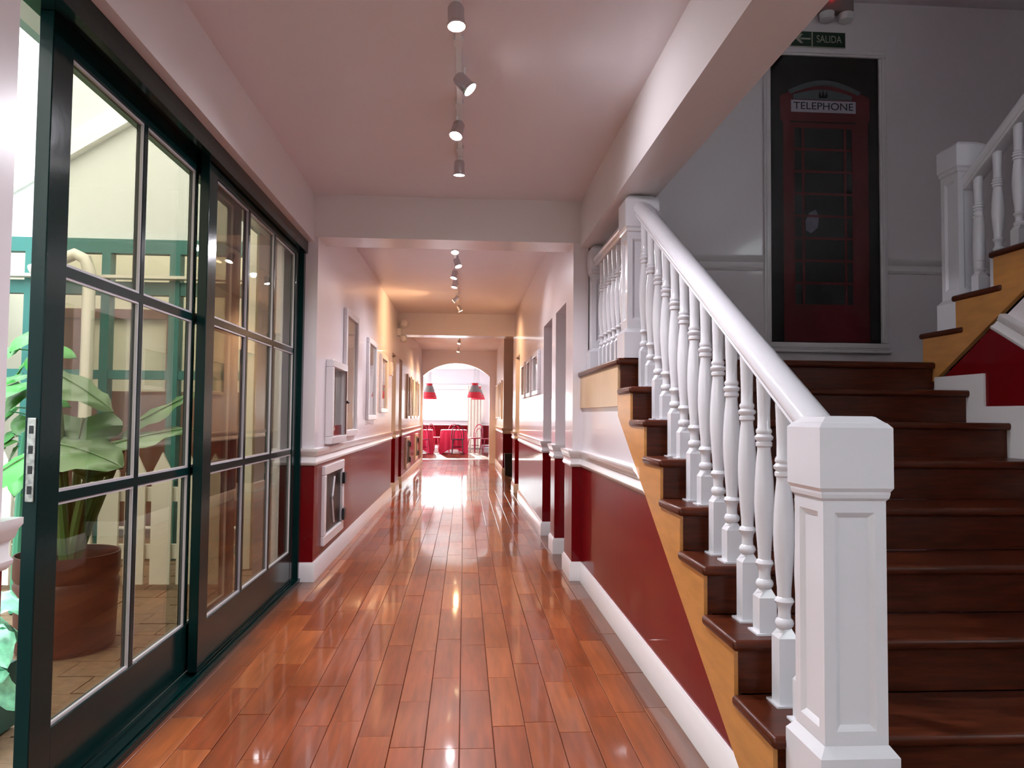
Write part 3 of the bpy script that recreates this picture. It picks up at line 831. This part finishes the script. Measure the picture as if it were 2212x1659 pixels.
def heart_leaf(base, direction, up, length, width, droop=.25, fold=.18, nu=9, nv=6, lobe=.22):
    """arrow/heart shaped leaf, stem joint at base, tip along direction"""
    d = Vector(direction).normalized(); n = Vector(up); n = (n-d*n.dot(d)).normalized(); s = d.cross(n)
    mb = MB(); vs = []; fs = []
    base = Vector(base)
    for i in range(nu+1):
        t = i/nu
        for j in range(-nv, nv+1):
            q = j/nv
            wv = width*.5*(math.sin(math.pi*min(1, (t*.82+.18)))**.85) * (1-t*.25)
            back = -lobe*length*(1-t)**2*abs(q)**1.2      # rear lobes
            along = t*length + back
            lat = q*wv
            zz = -droop*length*(t**2) - fold*abs(lat)*abs(q)*1.0 + .012*math.sin(t*16+abs(q)*3)*abs(q)
            vs.append(base + d*along + s*lat + n*(zz + fold*.25*abs(lat)))
    m_ = 2*nv+1
    for i in range(nu):
        for j in range(m_-1):
            fs.append((i*m_+j, i*m_+j+1, (i+1)*m_+j+1, (i+1)*m_+j))
    return mb.add(vs, fs)
def rib(base, direction, up, length, droop):
    d = Vector(direction).normalized(); n = Vector(up); n = (n-d*n.dot(d)).normalized(); base = Vector(base)
    return [base + d*(t*length) + n*(-droop*length*t*t+.004) for t in (0, .25, .5, .75, .95)]
tp = thing('taro_plant', (pot_c[0], pot_c[1], .42), 'taro plant with huge floppy leaves growing from the brown pot', 'plant')
def taro(base, direc, up, ln, wd, droop, mt, mid):
    b0 = Vector((pot_c[0]+.04*(base[0]-pot_c[0]), pot_c[1]+.04*(base[1]-pot_c[1]), .40))
    B = Vector(base); M_ = Vector(mid)
    path = [b0*(1-t)**2 + M_*2*t*(1-t) + B*t*t for t in [k/8 for k in range(9)]]
    stm = MB().tube(path, [.034-.022*k/8 for k in range(9)], 8).build('stem', 'stem_green', tp, smooth=True)
    lf = heart_leaf(base, direc, up, ln, wd, droop).build('leaf', mt, tp, smooth=True)
    r = MB().tube(rib(base, direc, up, ln, droop), [.006,.005,.004,.003,.002], 5).build('midrib', 'leaf_pale', lf, smooth=True)
# leaf placements (base = joint with the stem)
taro((-2.10, 4.00, 1.42), (.86, -.1, -.42), (.35, -.25, .9), .36, .34, .12, 'leaf_pale', (-2.10, 4.1, .95))
taro((-2.02, 4.12, 1.19), (.12, -.55, -.85), (.1, -1, .25), .20, .44, .05, 'leaf_green', (-2.06, 4.15, .8))
taro((-2.04, 3.92, 1.06), (.92, -.35, -.10), (.05, -.35, .9), .40, .42, .18, 'leaf_pale', (-2.06, 4.0, .8))
taro((-1.82, 4.06, 1.06), (.95, .10, .30), (-.25, -.4, .85), .40, .24, .10, 'leaf_pale', (-1.97, 4.12, .8))
taro((-1.78, 4.18, 1.16), (.85, .0, .50), (-.35, -.5, .8), .38, .22, .04, 'leaf_green', (-1.95, 4.2, .8))
taro((-1.90, 4.0, .99), (-.15, -.25, -.95), (.2, -1, .1), .13, .24, .10, 'leaf_green', (-2.0, 4.05, .75))
taro((-2.20, 4.05, 1.02), (-.75, -.5, -.45), (-.3, -.4, .85), .42, .38, .25, 'leaf_vivid', (-2.12, 4.1, .8))
# leafy climber in the open gap
cl_ = thing('leafy_shrub', (-2.75, 4.75, 0), 'bright green leafy shrub in the open doorway gap at far left', 'shrub')
rp = random.Random(5)
trunk = [(-2.72,4.8,0),(-2.70,4.78,.55),(-2.66,4.72,1.0),(-2.60,4.72,1.35),(-2.55,4.7,1.72)]
MB().tube(trunk, [.03,.026,.02,.014,.008], 8).build('stem', 'stem_teal', cl_, smooth=True)
for k in range(26):
    t = rp.uniform(.30, 1.0); i = min(3, int(t*4)); f_ = t*4-i
    P = Vector(trunk[i]).lerp(Vector(trunk[i+1]), f_)
    a = rp.uniform(0, 2*math.pi); out = Vector((math.cos(a), math.sin(a)*.6-.25, rp.uniform(-.1, .5)))
    L_ = rp.uniform(.06, .16)
    B = P + out*L_
    MB().tube([P, B], [.006, .004], 5).build('stalk', 'stem_teal', cl_)
    heart_leaf(B, out+Vector((0,0,-.6)), (out.x*.3, -.6, .8), rp.uniform(.13,.20), rp.uniform(.11,.16), .3, nu=5, nv=3).build('leaf', rp.choice(['leaf_vivid','leaf_vivid','leaf_green']), cl_, smooth=True)
# planter box with mint-green foliage
pb = thing('planter_box', (-1.95, 3.1, 0), 'low teal planter box at the bottom left edge', 'planter')
m = MB(); bx0, bx1, by0, by1 = -2.30, -1.74, 2.55, 3.10
m.box(bx0, bx1, by0, by0+.03, 0, .25).box(bx0, bx1, by1-.03, by1, 0, .25).box(bx0, bx0+.03, by0+.03, by1-.03, 0, .25).box(bx1-.03, bx1, by0+.03, by1-.03, 0, .25)
m.build('box_side', 'planter_teal', pb)
MB().box(bx0+.03, bx1-.03, by0+.03, by1-.03, .01, .21).build('soil', 'soil', pb)
fp = thing('foliage_plant', (-1.98, 2.85, .21), 'mint green broad leaved plant growing in the teal planter', 'plant')
rp = random.Random(9)
for k in range(24):
    a = rp.uniform(0, 2*math.pi); r = rp.uniform(.02, .13)
    g = Vector((-1.91+r*math.cos(a), 2.90+r*math.sin(a), .21))
    top = g + Vector((rp.uniform(-.06,.20), rp.uniform(-.08,.12), rp.uniform(.06,.36)))
    MB().tube([g, (g+top)/2+Vector((0,0,.03)), top], [.006,.005,.004], 5).build('stalk', 'stem_teal', fp)
    dr = Vector((rp.uniform(-.6,1), rp.uniform(-.9,.5), -.25))
    heart_leaf(top, dr, (0, -.35, .9), rp.uniform(.15,.24), rp.uniform(.11,.17), .25, nu=6, nv=3, lobe=.1).build('leaf', 'leaf_mint', fp, smooth=True)

# ------------------------------------------------------------------ ceiling track spots
def spot(name_label, x, y, zc, aim, warm=False, power=1.0, group='track spots', size=.034):
    """spot head below a track; aim = direction of the beam"""
    t = thing('spotlight', (x, y, zc), name_label, 'spotlight', group)
    d = Vector(aim).normalized()
    arm = MB().tube([(x, y, zc), (x, y, zc-.045)], .008, 8).build('arm', 'lamp_white', t)
    c = Vector((x, y, zc-.075))
    rot = Vector((0, 0, -1)).rotation_difference(d).to_matrix().to_4x4()
    m = MB(); m.lathe([(.012,.050),(.026,.046),(.032,.034),(.033,-.030),(.038,-.036),(.038,-.044),(.034,-.044),(.033,-.038)], seg=18, cap=False)
    m.add([(.012*math.cos(2*math.pi*k/18), .012*math.sin(2*math.pi*k/18), .050) for k in range(18)], [tuple(range(18))])
    me = m.mesh('spot_body', smooth=True); me.transform(Matrix.Translation(c) @ rot); me.materials.append(MATS['metal_silver'])
    o = bpy.data.objects.new('spot_body', me); COL.objects.link(o); attach(o, t)
    m = MB(); m.lathe([(.034,-.0435),(.026,-.047),(.001,-.048)], seg=18, cap=False)
    me = m.mesh('spot_lens', smooth=True); me.transform(Matrix.Translation(c) @ rot); me.materials.append(MATS['lens_warm' if warm else 'lens_cool'])
    o2 = bpy.data.objects.new('spot_lens', me); COL.objects.link(o2); attach(o2, o)
    li = bpy.data.lights.new('spot_beam', 'SPOT'); li.energy = SPOT_W*power; li.spot_size = R(136); li.spot_blend = .7
    li.shadow_soft_size = .03; li.color = (1, .58, .28) if warm else (.94, .92, 1)
    lo = bpy.data.objects.new('spot_beam', li); COL.objects.link(lo)
    lo.location = c + d*.055; lo.rotation_euler = Vector((0, 0, -1)).rotation_difference(d).to_euler()
    lo.parent = t; lo.matrix_parent_inverse = Matrix.Translation(-t.location)
    return t
def track(y0, y1, x, z, label):
    t = thing('light_track', (x, (y0+y1)/2, z), label, 'light track')
    MB().box(x-.014, x+.014, y0, y1, z-.022, z-.002).build('rail', 'lamp_white', t, bevel=.002)
    n = max(2, int((y1-y0)/.8)+1)
    for k in range(n):
        y = y0+(y1-y0)*(k+.5)/n
        MB().box(x-.022, x+.022, y-.03, y+.03, z-.026, z).build('bracket', 'lamp_white', t, bevel=.002)
track(2.2, 4.85, -.045, CEIL, 'white ceiling light track in the near corridor')
track(6.9, 11.3, -.115, 2.89, 'white ceiling light track in the middle corridor')
track(15.4, 18.4, -.14, 2.88, 'white ceiling light track near the arch')
zc = CEIL-.02
for lab, x, y, aim, pw in (('nearest ceiling spot, aimed down towards the viewer', -.050, 2.845, (.05,-.12,-1), .95),
                           ('second ceiling spot, silver head turned to the right', -.020, 3.43, (.75,-.15,-.80), .34),
                           ('third ceiling spot of the near track', -.055, 4.00, (-.22,-.35,-1), 1.0),
                           ('fourth ceiling spot, last before the cross beam', -.050, 4.63, (.0,.12,-1), 1.1)):
    spot(lab, x, y, zc, aim, False, pw)
for lab, x, y, aim, wm, pw in (('ceiling spot glaring just under the first cross beam', -.106, 7.04, (.0,-.4,-1), False, .8),
                               ('second spot of the middle corridor track', -.09, 7.70, (.30,-.3,-1), False, .6),
                               ('third spot of the middle corridor track', -.13, 8.35, (-.2,-.2,-1), False, .6),
                               ('fourth spot of the middle corridor track', -.13, 8.95, (-.2,-.1,-1), False, .6),
                               ('warm spot of the middle corridor aimed left', -.13, 10.12, (-.65,.15,-.60), True, 1.15),
                               ('warm spot of the middle corridor aimed right', -.093, 11.0, (.42,.12,-.85), True, 1.5)):
    spot(lab, x, y, 2.87, aim, wm, pw)
for lab, x, y, aim in (('first of two spots hanging near the arch', -.127, 15.95, (-.2,-.25,-1)), ('second of two spots, closest to the arch', -.16, 18.0, (-.2,-.15,-1))):
    spot(lab, x, y, 2.86, aim, True, 2.6)

# ------------------------------------------------------------------ framed things on the corridor walls
def wall_frame(name, side, y0, y1, z0, z1, label, cat, art='art_grey', fw=.055, depth=.035, group=None, glass=True):
    """picture on a wall x = const; side=+1 hangs on the left wall (faces +x)"""
    X = XL if side > 0 else (XR if y0 < 13 else .81)
    s = side
    t = thing(name, (X, (y0+y1)/2, z0), label, cat, group)
    def B(nm, mt, d0, d1, a0, a1, b0, b1, bev=0): return MB().box(X+s*d0, X+s*d1, a0, a1, b0, b1).build(nm, mt, t, bevel=bev)
    for q in ((y0, y1, z0, z0+fw), (y0, y1, z1-fw, z1)): B('frame_rail', 'trim_white', 0, depth, *q, .006)
    for q in ((y0, y0+fw, z0+fw, z1-fw), (y1-fw, y1, z0+fw, z1-fw)): B('frame_stile', 'trim_white', 0, depth, *q, .006)
    B('picture', art, .002, .008, y0+fw, y1-fw, z0+fw, z1-fw)
    if glass: B('glass', 'glass_clear', .012, .014, y0+fw, y1-fw, z0+fw, z1-fw)
    return t, X
# wall cabinet with glazed door
t, X = wall_frame('wall_cabinet', 1, 6.02, 6.76, .985, 1.66, 'small white wall cabinet with glass door and dark knob', 'cabinet', 'art_grey', .06, .06)
MB().box(X+.009, X+.020, 6.08, 6.70, 1.045, 1.13).build('red_item', 'wainscot_red', t)
MB().box(X+.058, X+.066, 6.66, 6.69, 1.05, 1.60).build('latch_strip', 'brown_wood', t)
MB().lathe([(.012,-.012),(.020,0),(.012,.012)], (X+.075, 6.675, 1.33), 10).build('knob', 'black_plastic', t, smooth=True)
wall_frame('picture_frame', 1, 6.84, 7.62, 1.02, 2.19, 'tall white picture frame on the left wall, tallest of all', 'picture frame', 'art_warm', .06)
wall_frame('picture_frame', 1, 8.45, 9.22, 1.16, 2.09, 'white picture frame on left wall after the tallest one', 'picture frame', 'art_grey', .06)
wall_frame('picture_frame', 1, 9.76, 10.55, 1.25, 2.02, 'white picture frame on left wall, last before the openings', 'picture frame', 'art_warm', .06)
for k, y in enumerate((14.3, 15.3, 16.3, 17.3)):
    wall_frame('picture_frame', 1, y, y+.62, 1.15, 2.0, ['first','second','third','fourth'][k]+' white frame on the left wall after the openings', 'picture frame', 'art_grey', .05, group='far left frames')
for k, (y0, y1) in enumerate(((8.05, 8.70), (9.0, 9.55), (9.85, 10.4))):
    wall_frame('picture_frame', -1, y0, y1, 1.46, 1.94, ['nearest','middle','farthest'][k]+' of three small frames on right wall', 'picture frame', 'art_warm' if k == 1 else 'art_grey', .05, group='right wall frames')
for k, y in enumerate((16.0, 16.8, 17.6, 18.3)):
    wall_frame('picture_frame', -1, y, y+.5, 1.15, 1.98, ['first','second','third','fourth'][k]+' white frame on far right wall before the arch', 'picture frame', 'art_grey', .045, group='far right frames')
# low hatches with dark glass and black hinges
def hatch(y0, y1, z0, z1, label, curve=True):
    t, X = wall_frame('wall_hatch', 1, y0, y1, z0, z1, label, 'hatch', 'dark_glass', .075, .030, glass=False, group='wall hatches')
    for z in (z0+.14, z1-.16): MB().box(X+.028, X+.050, y1-.10, y1+.01, z-.05, z+.05).build('hinge', 'black_plastic', t, bevel=.004)
    if curve:
        p = [(X+.012, y0+.42+.10*abs(k-5)/5, z0+.12+(z1-z0-.24)*k/10) for k in range(11)]
        MB().tube(p, .010, 6).build('handle', 'trim_white', t, smooth=True)
hatch(5.92, 6.86, .20, .82, 'low white framed hatch with dark glass near the corner')
hatch(14.2, 15.1, .20, .80, 'low white framed hatch past the left openings', False)
hatch(16.9, 17.7, .20, .80, 'low white framed hatch closest to the arch', False)
# twin emergency lamp and switches on the left pier
el = thing('emergency_lamp', (XL, 12.2, 2.52), 'white twin headed emergency lamp high on the left wall', 'lamp')
MB().box(XL, XL+.06, 12.12, 12.32, 2.50, 2.62).build('body', 'lamp_white', el, bevel=.008)
for z in (2.70, 2.46): MB().lathe([(.03,-.06),(.055,-.04),(.062,0),(.055,.04),(.03,.06)], (XL+.10, 12.2, z), 12).build('lamp_head', 'lamp_white', el, smooth=True)
sw = thing('wall_switch', (XL, 11.2, 1.85), 'small white wall switch box before the left openings', 'switch')
MB().box(XL, XL+.03, 11.12, 11.28, 1.80, 2.0).build('plate', 'trim_white', sw, bevel=.004)
MB().box(XL+.03, XL+.036, 11.16, 11.24, 1.86, 1.94).build('rocker', 'lamp_white', sw)
# switches at the first right pilaster: alarm box
# black bin and red banner in the side hall
bn = thing('waste_bin', (.95, 15.45, 0), 'black square waste bin against the far right pilaster', 'bin')
m = MB(); m.add([(.845,15.36,.0),(1.03,15.36,0),(1.03,15.55,0),(.845,15.55,0),(.83,15.34,.43),(1.045,15.34,.43),(1.045,15.57,.43),(.83,15.57,.43)],
                [(0,3,2,1),(4,5,6,7),(0,1,5,4),(1,2,6,5),(2,3,7,6),(3,0,4,7)])
m.build('bin_body', 'black_plastic', bn)
MB().box(.825, 1.05, 15.335, 15.575, .43, .45).build('lid', 'black_plastic', bn, bevel=.005)
bnr = thing('wall_hanging', (1.07, 15.55, 1.0), 'dark red hanging beside the far right pilaster', 'hanging')
for z0, z1 in ((1.05, 1.30), (1.36, 1.58), (1.66, 1.86)): MB().box(1.03, 1.16, 15.56, 15.59, z0, z1).build('panel', 'cloth_red', bnr, bevel=.006)
MB().tube([(1.095, 15.585, 1.0), (1.095, 15.585, 1.92)], .008, 6).build('cord', 'cord', bnr)

# ------------------------------------------------------------------ tall framed telephone poster
ps = thing('framed_poster', (2.9, YB, 1.77), 'tall white framed poster of a dark red telephone booth', 'poster')
PX = lambda px: 2.446 + (px-1662)*.003905
PZ = lambda py: 4.180 - (py-122)*.003796
fy0, fy1 = YB-.03, YB
def pbox(nm, mt, px0, px1, py0, py1, d0, d1, par=ps): return MB().box(PX(px0), PX(px1), YB-d1, YB-d0, PZ(py1), PZ(py0)).build(nm, mt, par)
pbox('print_background', 'black_print', 1662, 1895, 122, 740, .001, .004)
FR = [(0,-.002),(.030,-.002),(.034,.006),(.026,.016),(.028,.030),(.040,.040),(.036,.056),(0,.058)]
def frame_side(a, b_, nm):   # a,b plan: profile swept along a straight edge; built as boxes with steps
    pass
x0, x1, z0, z1 = PX(1662), PX(1895), PZ(740), PZ(122)
for (a0, a1, b0, b1) in ((x0-.058, x1+.058, z0-.058, z0), (x0-.058, x1+.058, z1, z1+.058), (x0-.058, x0, z0, z1), (x1, x1+.058, z0, z1)):
    fo = MB().box(a0, a1, YB-.026, YB, b0, b1).build('frame_moulding', 'trim_white', ps, bevel=.007)
    if a1-a0 > b1-b0:
        MB().box(a0, a1, YB-.036, YB-.026, b0+.016, b1-.022).build('frame_bead', 'trim_white', fo, bevel=.004)
    else:
        MB().box(a0+.016, a1-.022, YB-.036, YB-.026, b0, b1).build('frame_bead', 'trim_white', fo, bevel=.004)
MB().box(x0-.075, x1+.075, YB-.045, YB, z0-.082, z0-.058).build('frame_sill', 'trim_white', ps, bevel=.008)
# booth print, layered
bp = [(PX(1692), PZ(738)), (PX(1882), PZ(738)), (PX(1878), PZ(205)), (PX(1850), PZ(192))]
bp = [(PX(1690), PZ(738)), (PX(1872), PZ(738)), (PX(1872), PZ(262)), (PX(1876), PZ(258)), (PX(1876), PZ(212))]
for k in range(13):
    a = k/12; bp.append((PX(1876-(1876-1684)*a), PZ(210-32*math.sin(math.pi*a))))
bp += [(PX(1684), PZ(212)), (PX(1684), PZ(262)), (PX(1690), PZ(266))]
MB().prism(bp, 'y', YB-.0052, YB-.004).build('booth_body', 'print_red', ps)
ar = [(PX(1706+(1852-1706)*k/12), PZ(205-20*math.sin(math.pi*k/12))) for k in range(13)]
ar += [(PX(1858-(1858-1700)*k/12), PZ(197-24*math.sin(math.pi*k/12))) for k in range(13)]
MB().prism(ar, 'y', YB-.0062, YB-.0052).build('dome_rim', 'print_teal', ps)
dm = [(PX(1712+(1838-1712)*k/12), PZ(206-12*math.sin(math.pi*k/12))) for k in range(13)] + [(PX(1838), PZ(216)), (PX(1712), PZ(216))]
MB().prism(dm, 'y', YB-.0060, YB-.0052).build('dome_panel', 'print_teal', ps)
sg = pbox('sign_plate', 'print_grey', 1707, 1846, 218, 244, .0052, .0064)
text_mesh('TELEPHONE', .085, 'black_print', 'sign_letters', sg, ((PX(1707)+PX(1846))/2, YB-.0068, PZ(231)), (R(90), 0, 0), width=.50)
# crown emblem: band, three points
m = MB(); cx_ = PX(1776); cz = PZ(203)
m.box(cx_-.035, cx_+.035, YB-.0068, YB-.0062, cz-.035, cz-.020)
for dx in (-.028, 0, .028): m.prism([(cx_+dx-.012, cz-.018), (cx_+dx+.012, cz-.018), (cx_+dx, cz+.022+(.012 if dx == 0 else 0))], 'y', YB-.0068, YB-.0062)
m.box(cx_-.004, cx_+.004, YB-.0068, YB-.0062, cz+.036, cz+.050)
m.build('crown_emblem', 'black_print', ps)
pbox('door_recess', 'black_print', 1704, 1846, 264, 267, .0052, .0058)
pbox('glazing', 'print_dark', 1712, 1838, 276, 663, .0052, .0058)
for py in (276, 325, 373, 421, 469, 517, 565, 613, 661): pbox('glazing_bar', 'print_red', 1710, 1840, py-2.5, py+2.5, .0058, .0064)
for pxx in (1711, 1732, 1822, 1839): pbox('glazing_bar', 'print_red', pxx-2.5, pxx+2.5, 276, 661, .0058, .0064)
# pale irregular notice printed inside the booth
MB().prism([(PX(1737), PZ(500)), (PX(1748), PZ(506)), (PX(1762), PZ(494)), (PX(1765), PZ(470)), (PX(1758), PZ(455)), (PX(1744), PZ(462)), (PX(1736), PZ(480))], 'y', YB-.0062, YB-.0058).build('notice_print', 'print_notice', ps)
MB().box(PX(1662), PX(1895), YB-.012, YB-.010, PZ(740), PZ(122)).build('glass', 'glass_poster', ps)

# SALIDA sign and emergency unit
sgn = thing('exit_sign', (2.87, YB, 4.26), 'dark green SALIDA sign with left arrow above the poster', 'sign')
MB().box(2.62, 3.08, YB-.012, YB, 4.258, 4.386).build('sign_backing', 'sign_pale', sgn)
MB().box(2.625, 2.793, YB-.014, YB-.012, 4.262, 4.382).build('arrow_panel', 'sign_green', sgn)
tpn = MB().box(2.805, 3.076, YB-.014, YB-.012, 4.262, 4.382).build('word_panel', 'sign_green', sgn)
text_mesh('SALIDA', .085, 'sign_pale', 'letters', tpn, (2.94, YB-.0152, 4.322), (R(90), 0, 0), width=.21)
m = MB(); m.box(2.70, 2.785, YB-.0155, YB-.014, 4.316, 4.330)
m.prism([(2.655, 4.323), (2.700, 4.362), (2.722, 4.362), (2.690, 4.323), (2.722, 4.284), (2.700, 4.284)], 'y', YB-.0155, YB-.014)
m.build('arrow', 'sign_pale', sgn)
eu = thing('emergency_light', (2.95, YB, 4.42), 'grey emergency light with red indicator above the exit sign', 'lamp')
MB().box(2.78, 3.12, YB-.08, YB, 4.53, 4.648).build('housing', 'shade_taupe', eu, bevel=.01)
MB().lathe([(.02,-.03),(.055,-.025),(.06,.03),(.02,.04)], (2.90, YB-.06, 4.485), 14).build('lamp_head', 'lamp_white', eu, smooth=True)
MB().lathe([(.02,-.03),(.055,-.025),(.06,.03),(.02,.04)], (3.06, YB-.06, 4.485), 14).build('lamp_head', 'lamp_white', eu, smooth=True)
MB().lathe([(.004,-.014),(.014,-.008),(.016,0),(.012,.010),(.004,.014)], (2.93, YB-.088, 4.63), 10).build('indicator', 'led_red', eu, smooth=True)

# ------------------------------------------------------------------ dining room contents
def dining_table(x, y, label, cloth_label):
    t = thing('dining_table', (x, y, 0), label, 'table', 'dining tables')
    MB().box(x-.40, x+.40, y-.40, y+.40, .715, .745).build('tabletop', 'chair_dark', t, bevel=.004)
    for sx in (-1, 1):
        for sy in (-1, 1): MB().box(x+sx*.33-.025, x+sx*.33+.025, y+sy*.33-.025, y+sy*.33+.025, 0, .715).build('leg', 'chair_dark', t)
    # cloth with hanging folds
    mb = MB(); N = 96; vs = []; fs = []
    rings = [(.0, .752, 0), (.40, .752, 0), (.415, .740, .2), (.425, .60, .6), (.440, .42, 1), (.455, .15, 1.25)]
    for ri, (r, z, amp) in enumerate(rings):
        for k in range(N):
            a = 2*math.pi*k/N
            c_, s_ = math.cos(a), math.sin(a)
            q = r/max(abs(c_), abs(s_))if r else 0
            q = min(q, r*1.30)
            corner = (abs(c_*s_)*2)**4
            fold = amp*.016*math.sin(k*2*math.pi*18/N + .6*math.sin(k))
            vs.append((x+c_*(q+fold), y+s_*(q+fold), z - (.16*corner if ri == 5 else .07*corner if ri == 4 else 0)))
    for ri in range(len(rings)-1):
        for k in range(N):
            k2 = (k+1) % N; fs.append((ri*N+k, ri*N+k2, (ri+1)*N+k2, (ri+1)*N+k))
    cl = mb.add(vs, fs).build('tablecloth', 'cloth_red', smooth=True)
    tag(cl, cloth_label, 'tablecloth', 'red tablecloths')
    rn = MB(); rn.box(x-.36, x+.36, y-.22, y+.22, .7535, .757)
    tag(rn.build('table_runner', 'art_grey'), 'grey runner lying on '+cloth_label, 'table runner')
dining_table(-.33, 24.3, 'square dining table under red cloth in the middle of the arch', 'red cloth on the table in the middle of the arch')
dining_table(-1.42, 24.1, 'square dining table under red cloth at the left of the arch', 'red cloth on the table at the left of the arch')
def chair(mtl, label):
    t = thing('dining_chair', (0, 0, 0), label, 'chair', 'dining chairs')
    MB().lathe([(.001,.45),(.19,.45),(.205,.46),(.205,.475),(.19,.485),(.001,.485)], seg=20, cap=False).build('seat', mtl, t, smooth=True)
    for sx in (-1, 1):
        MB().tube([(sx*.14,-.14,.45),(sx*.17,-.19,0)], [.018,.013], 8).build('leg', mtl, t, smooth=True)
        MB().tube([(sx*.15,.15,.46),(sx*.17,.20,0)], [.018,.013], 8).build('leg', mtl, t, smooth=True)
    hoop = []
    for k in range(17):
        a = math.pi*k/16
        hoop.append((-.19*math.cos(a), .17+.06*math.sin(a), .46+.46*math.sin(a)**.55))
    MB().tube(hoop, .015, 8).build('backrest', mtl, t, smooth=True)
    hoop2 = [(-.12*math.cos(math.pi*k/12), .175+.045*math.sin(math.pi*k/12), .46+.33*math.sin(math.pi*k/12)**.55) for k in range(13)]
    MB().tube(hoop2, .011, 8).build('inner_hoop', mtl, t, smooth=True)
    MB().lathe([(.14,.22),(.152,.228),(.14,.236)], seg=18, cap=False).build('stretcher_ring', mtl, t, smooth=True)
    return t
c0 = chair('chair_dark', 'dark bentwood chair pushed against the middle red table'); c0.location = (-.20, 23.62, 0); c0.rotation_euler.z = R(180)
c1 = chair('chair_red', 'red bentwood chair at the right edge of the arch'); c1.location = (.74, 24.3, 0); c1.rotation_euler.z = R(-70)
copy_tree(c1, (-.33, 25.1, 0), 'red bentwood chair behind the middle table', rotz=R(5))
copy_tree(c1, (-.92, 25.3, 0), 'red bentwood chair between the two tables', rotz=R(60))
copy_tree(c1, (-1.25, 23.36, 0), 'red bentwood chair in front of the left table', rotz=R(170))
copy_tree(c1, (.36, 25.0, 0), 'red bentwood chair right behind the middle table', rotz=R(-40))
# curtain
cu = MB(); N = 60; vs = []; fs = []
for zi, z in enumerate((.03, .6, 1.2, 1.8, 2.32)):
    for k in range(N+1):
        u = k/N; vs.append((.13+.50*u+(.10*(u-.5) if zi == 0 else 0), YD-.22+.030*math.sin(u*27), z))
for zi in range(4):
    for k in range(N):
        a = zi*(N+1)+k; fs.append((a, a+1, a+N+2, a+N+1))
ct = cu.add(vs, fs).build('curtain', 'curtain', smooth=True)
tag(ct, 'long off-white curtain hanging beside the bright window', 'curtain')
rod = MB().tube([(-.1, YD-.22, 2.335), (.75, YD-.22, 2.335)], .012, 8).build('curtain_rod', 'lamp_white')
tag(rod, 'white rod carrying the long curtain', 'curtain rod')
# pendant lamps
def pendant(x, y, label):
    t = thing('pendant_lamp', (x, y, 1.75), label, 'pendant lamp', 'red and taupe pendant lamps')
    MB().lathe([(.085,2.10),(.105,2.16),(.085,2.17)], (x, y, 0), 20).build('cap', 'shade_red', t, smooth=True)
    MB().lathe([(.175,1.905),(.150,1.97),(.100,2.10)], (x, y, 0), 24, cap=False).build('upper_shade', 'shade_taupe', t, smooth=True)
    MB().lathe([(.235,1.745),(.215,1.80),(.185,1.90),(.176,1.905)], (x, y, 0), 24, cap=False).build('lower_shade', 'shade_red', t, smooth=True)
    for dx in (-.03, .03): MB().tube([(x+dx, y, 2.165), (x+dx*.4, y, 2.90)], .004, 5).build('cord', 'cord', t)
pendant(.30, 22.0, 'nearer pendant lamp on the right side of the arch')
pendant(.44, 24.6, 'farther pendant lamp on the right side of the arch')
pendant(-1.06, 22.6, 'nearer pendant lamp on the left side of the arch')
pendant(-1.14, 25.0, 'farther pendant lamp on the left side of the arch')
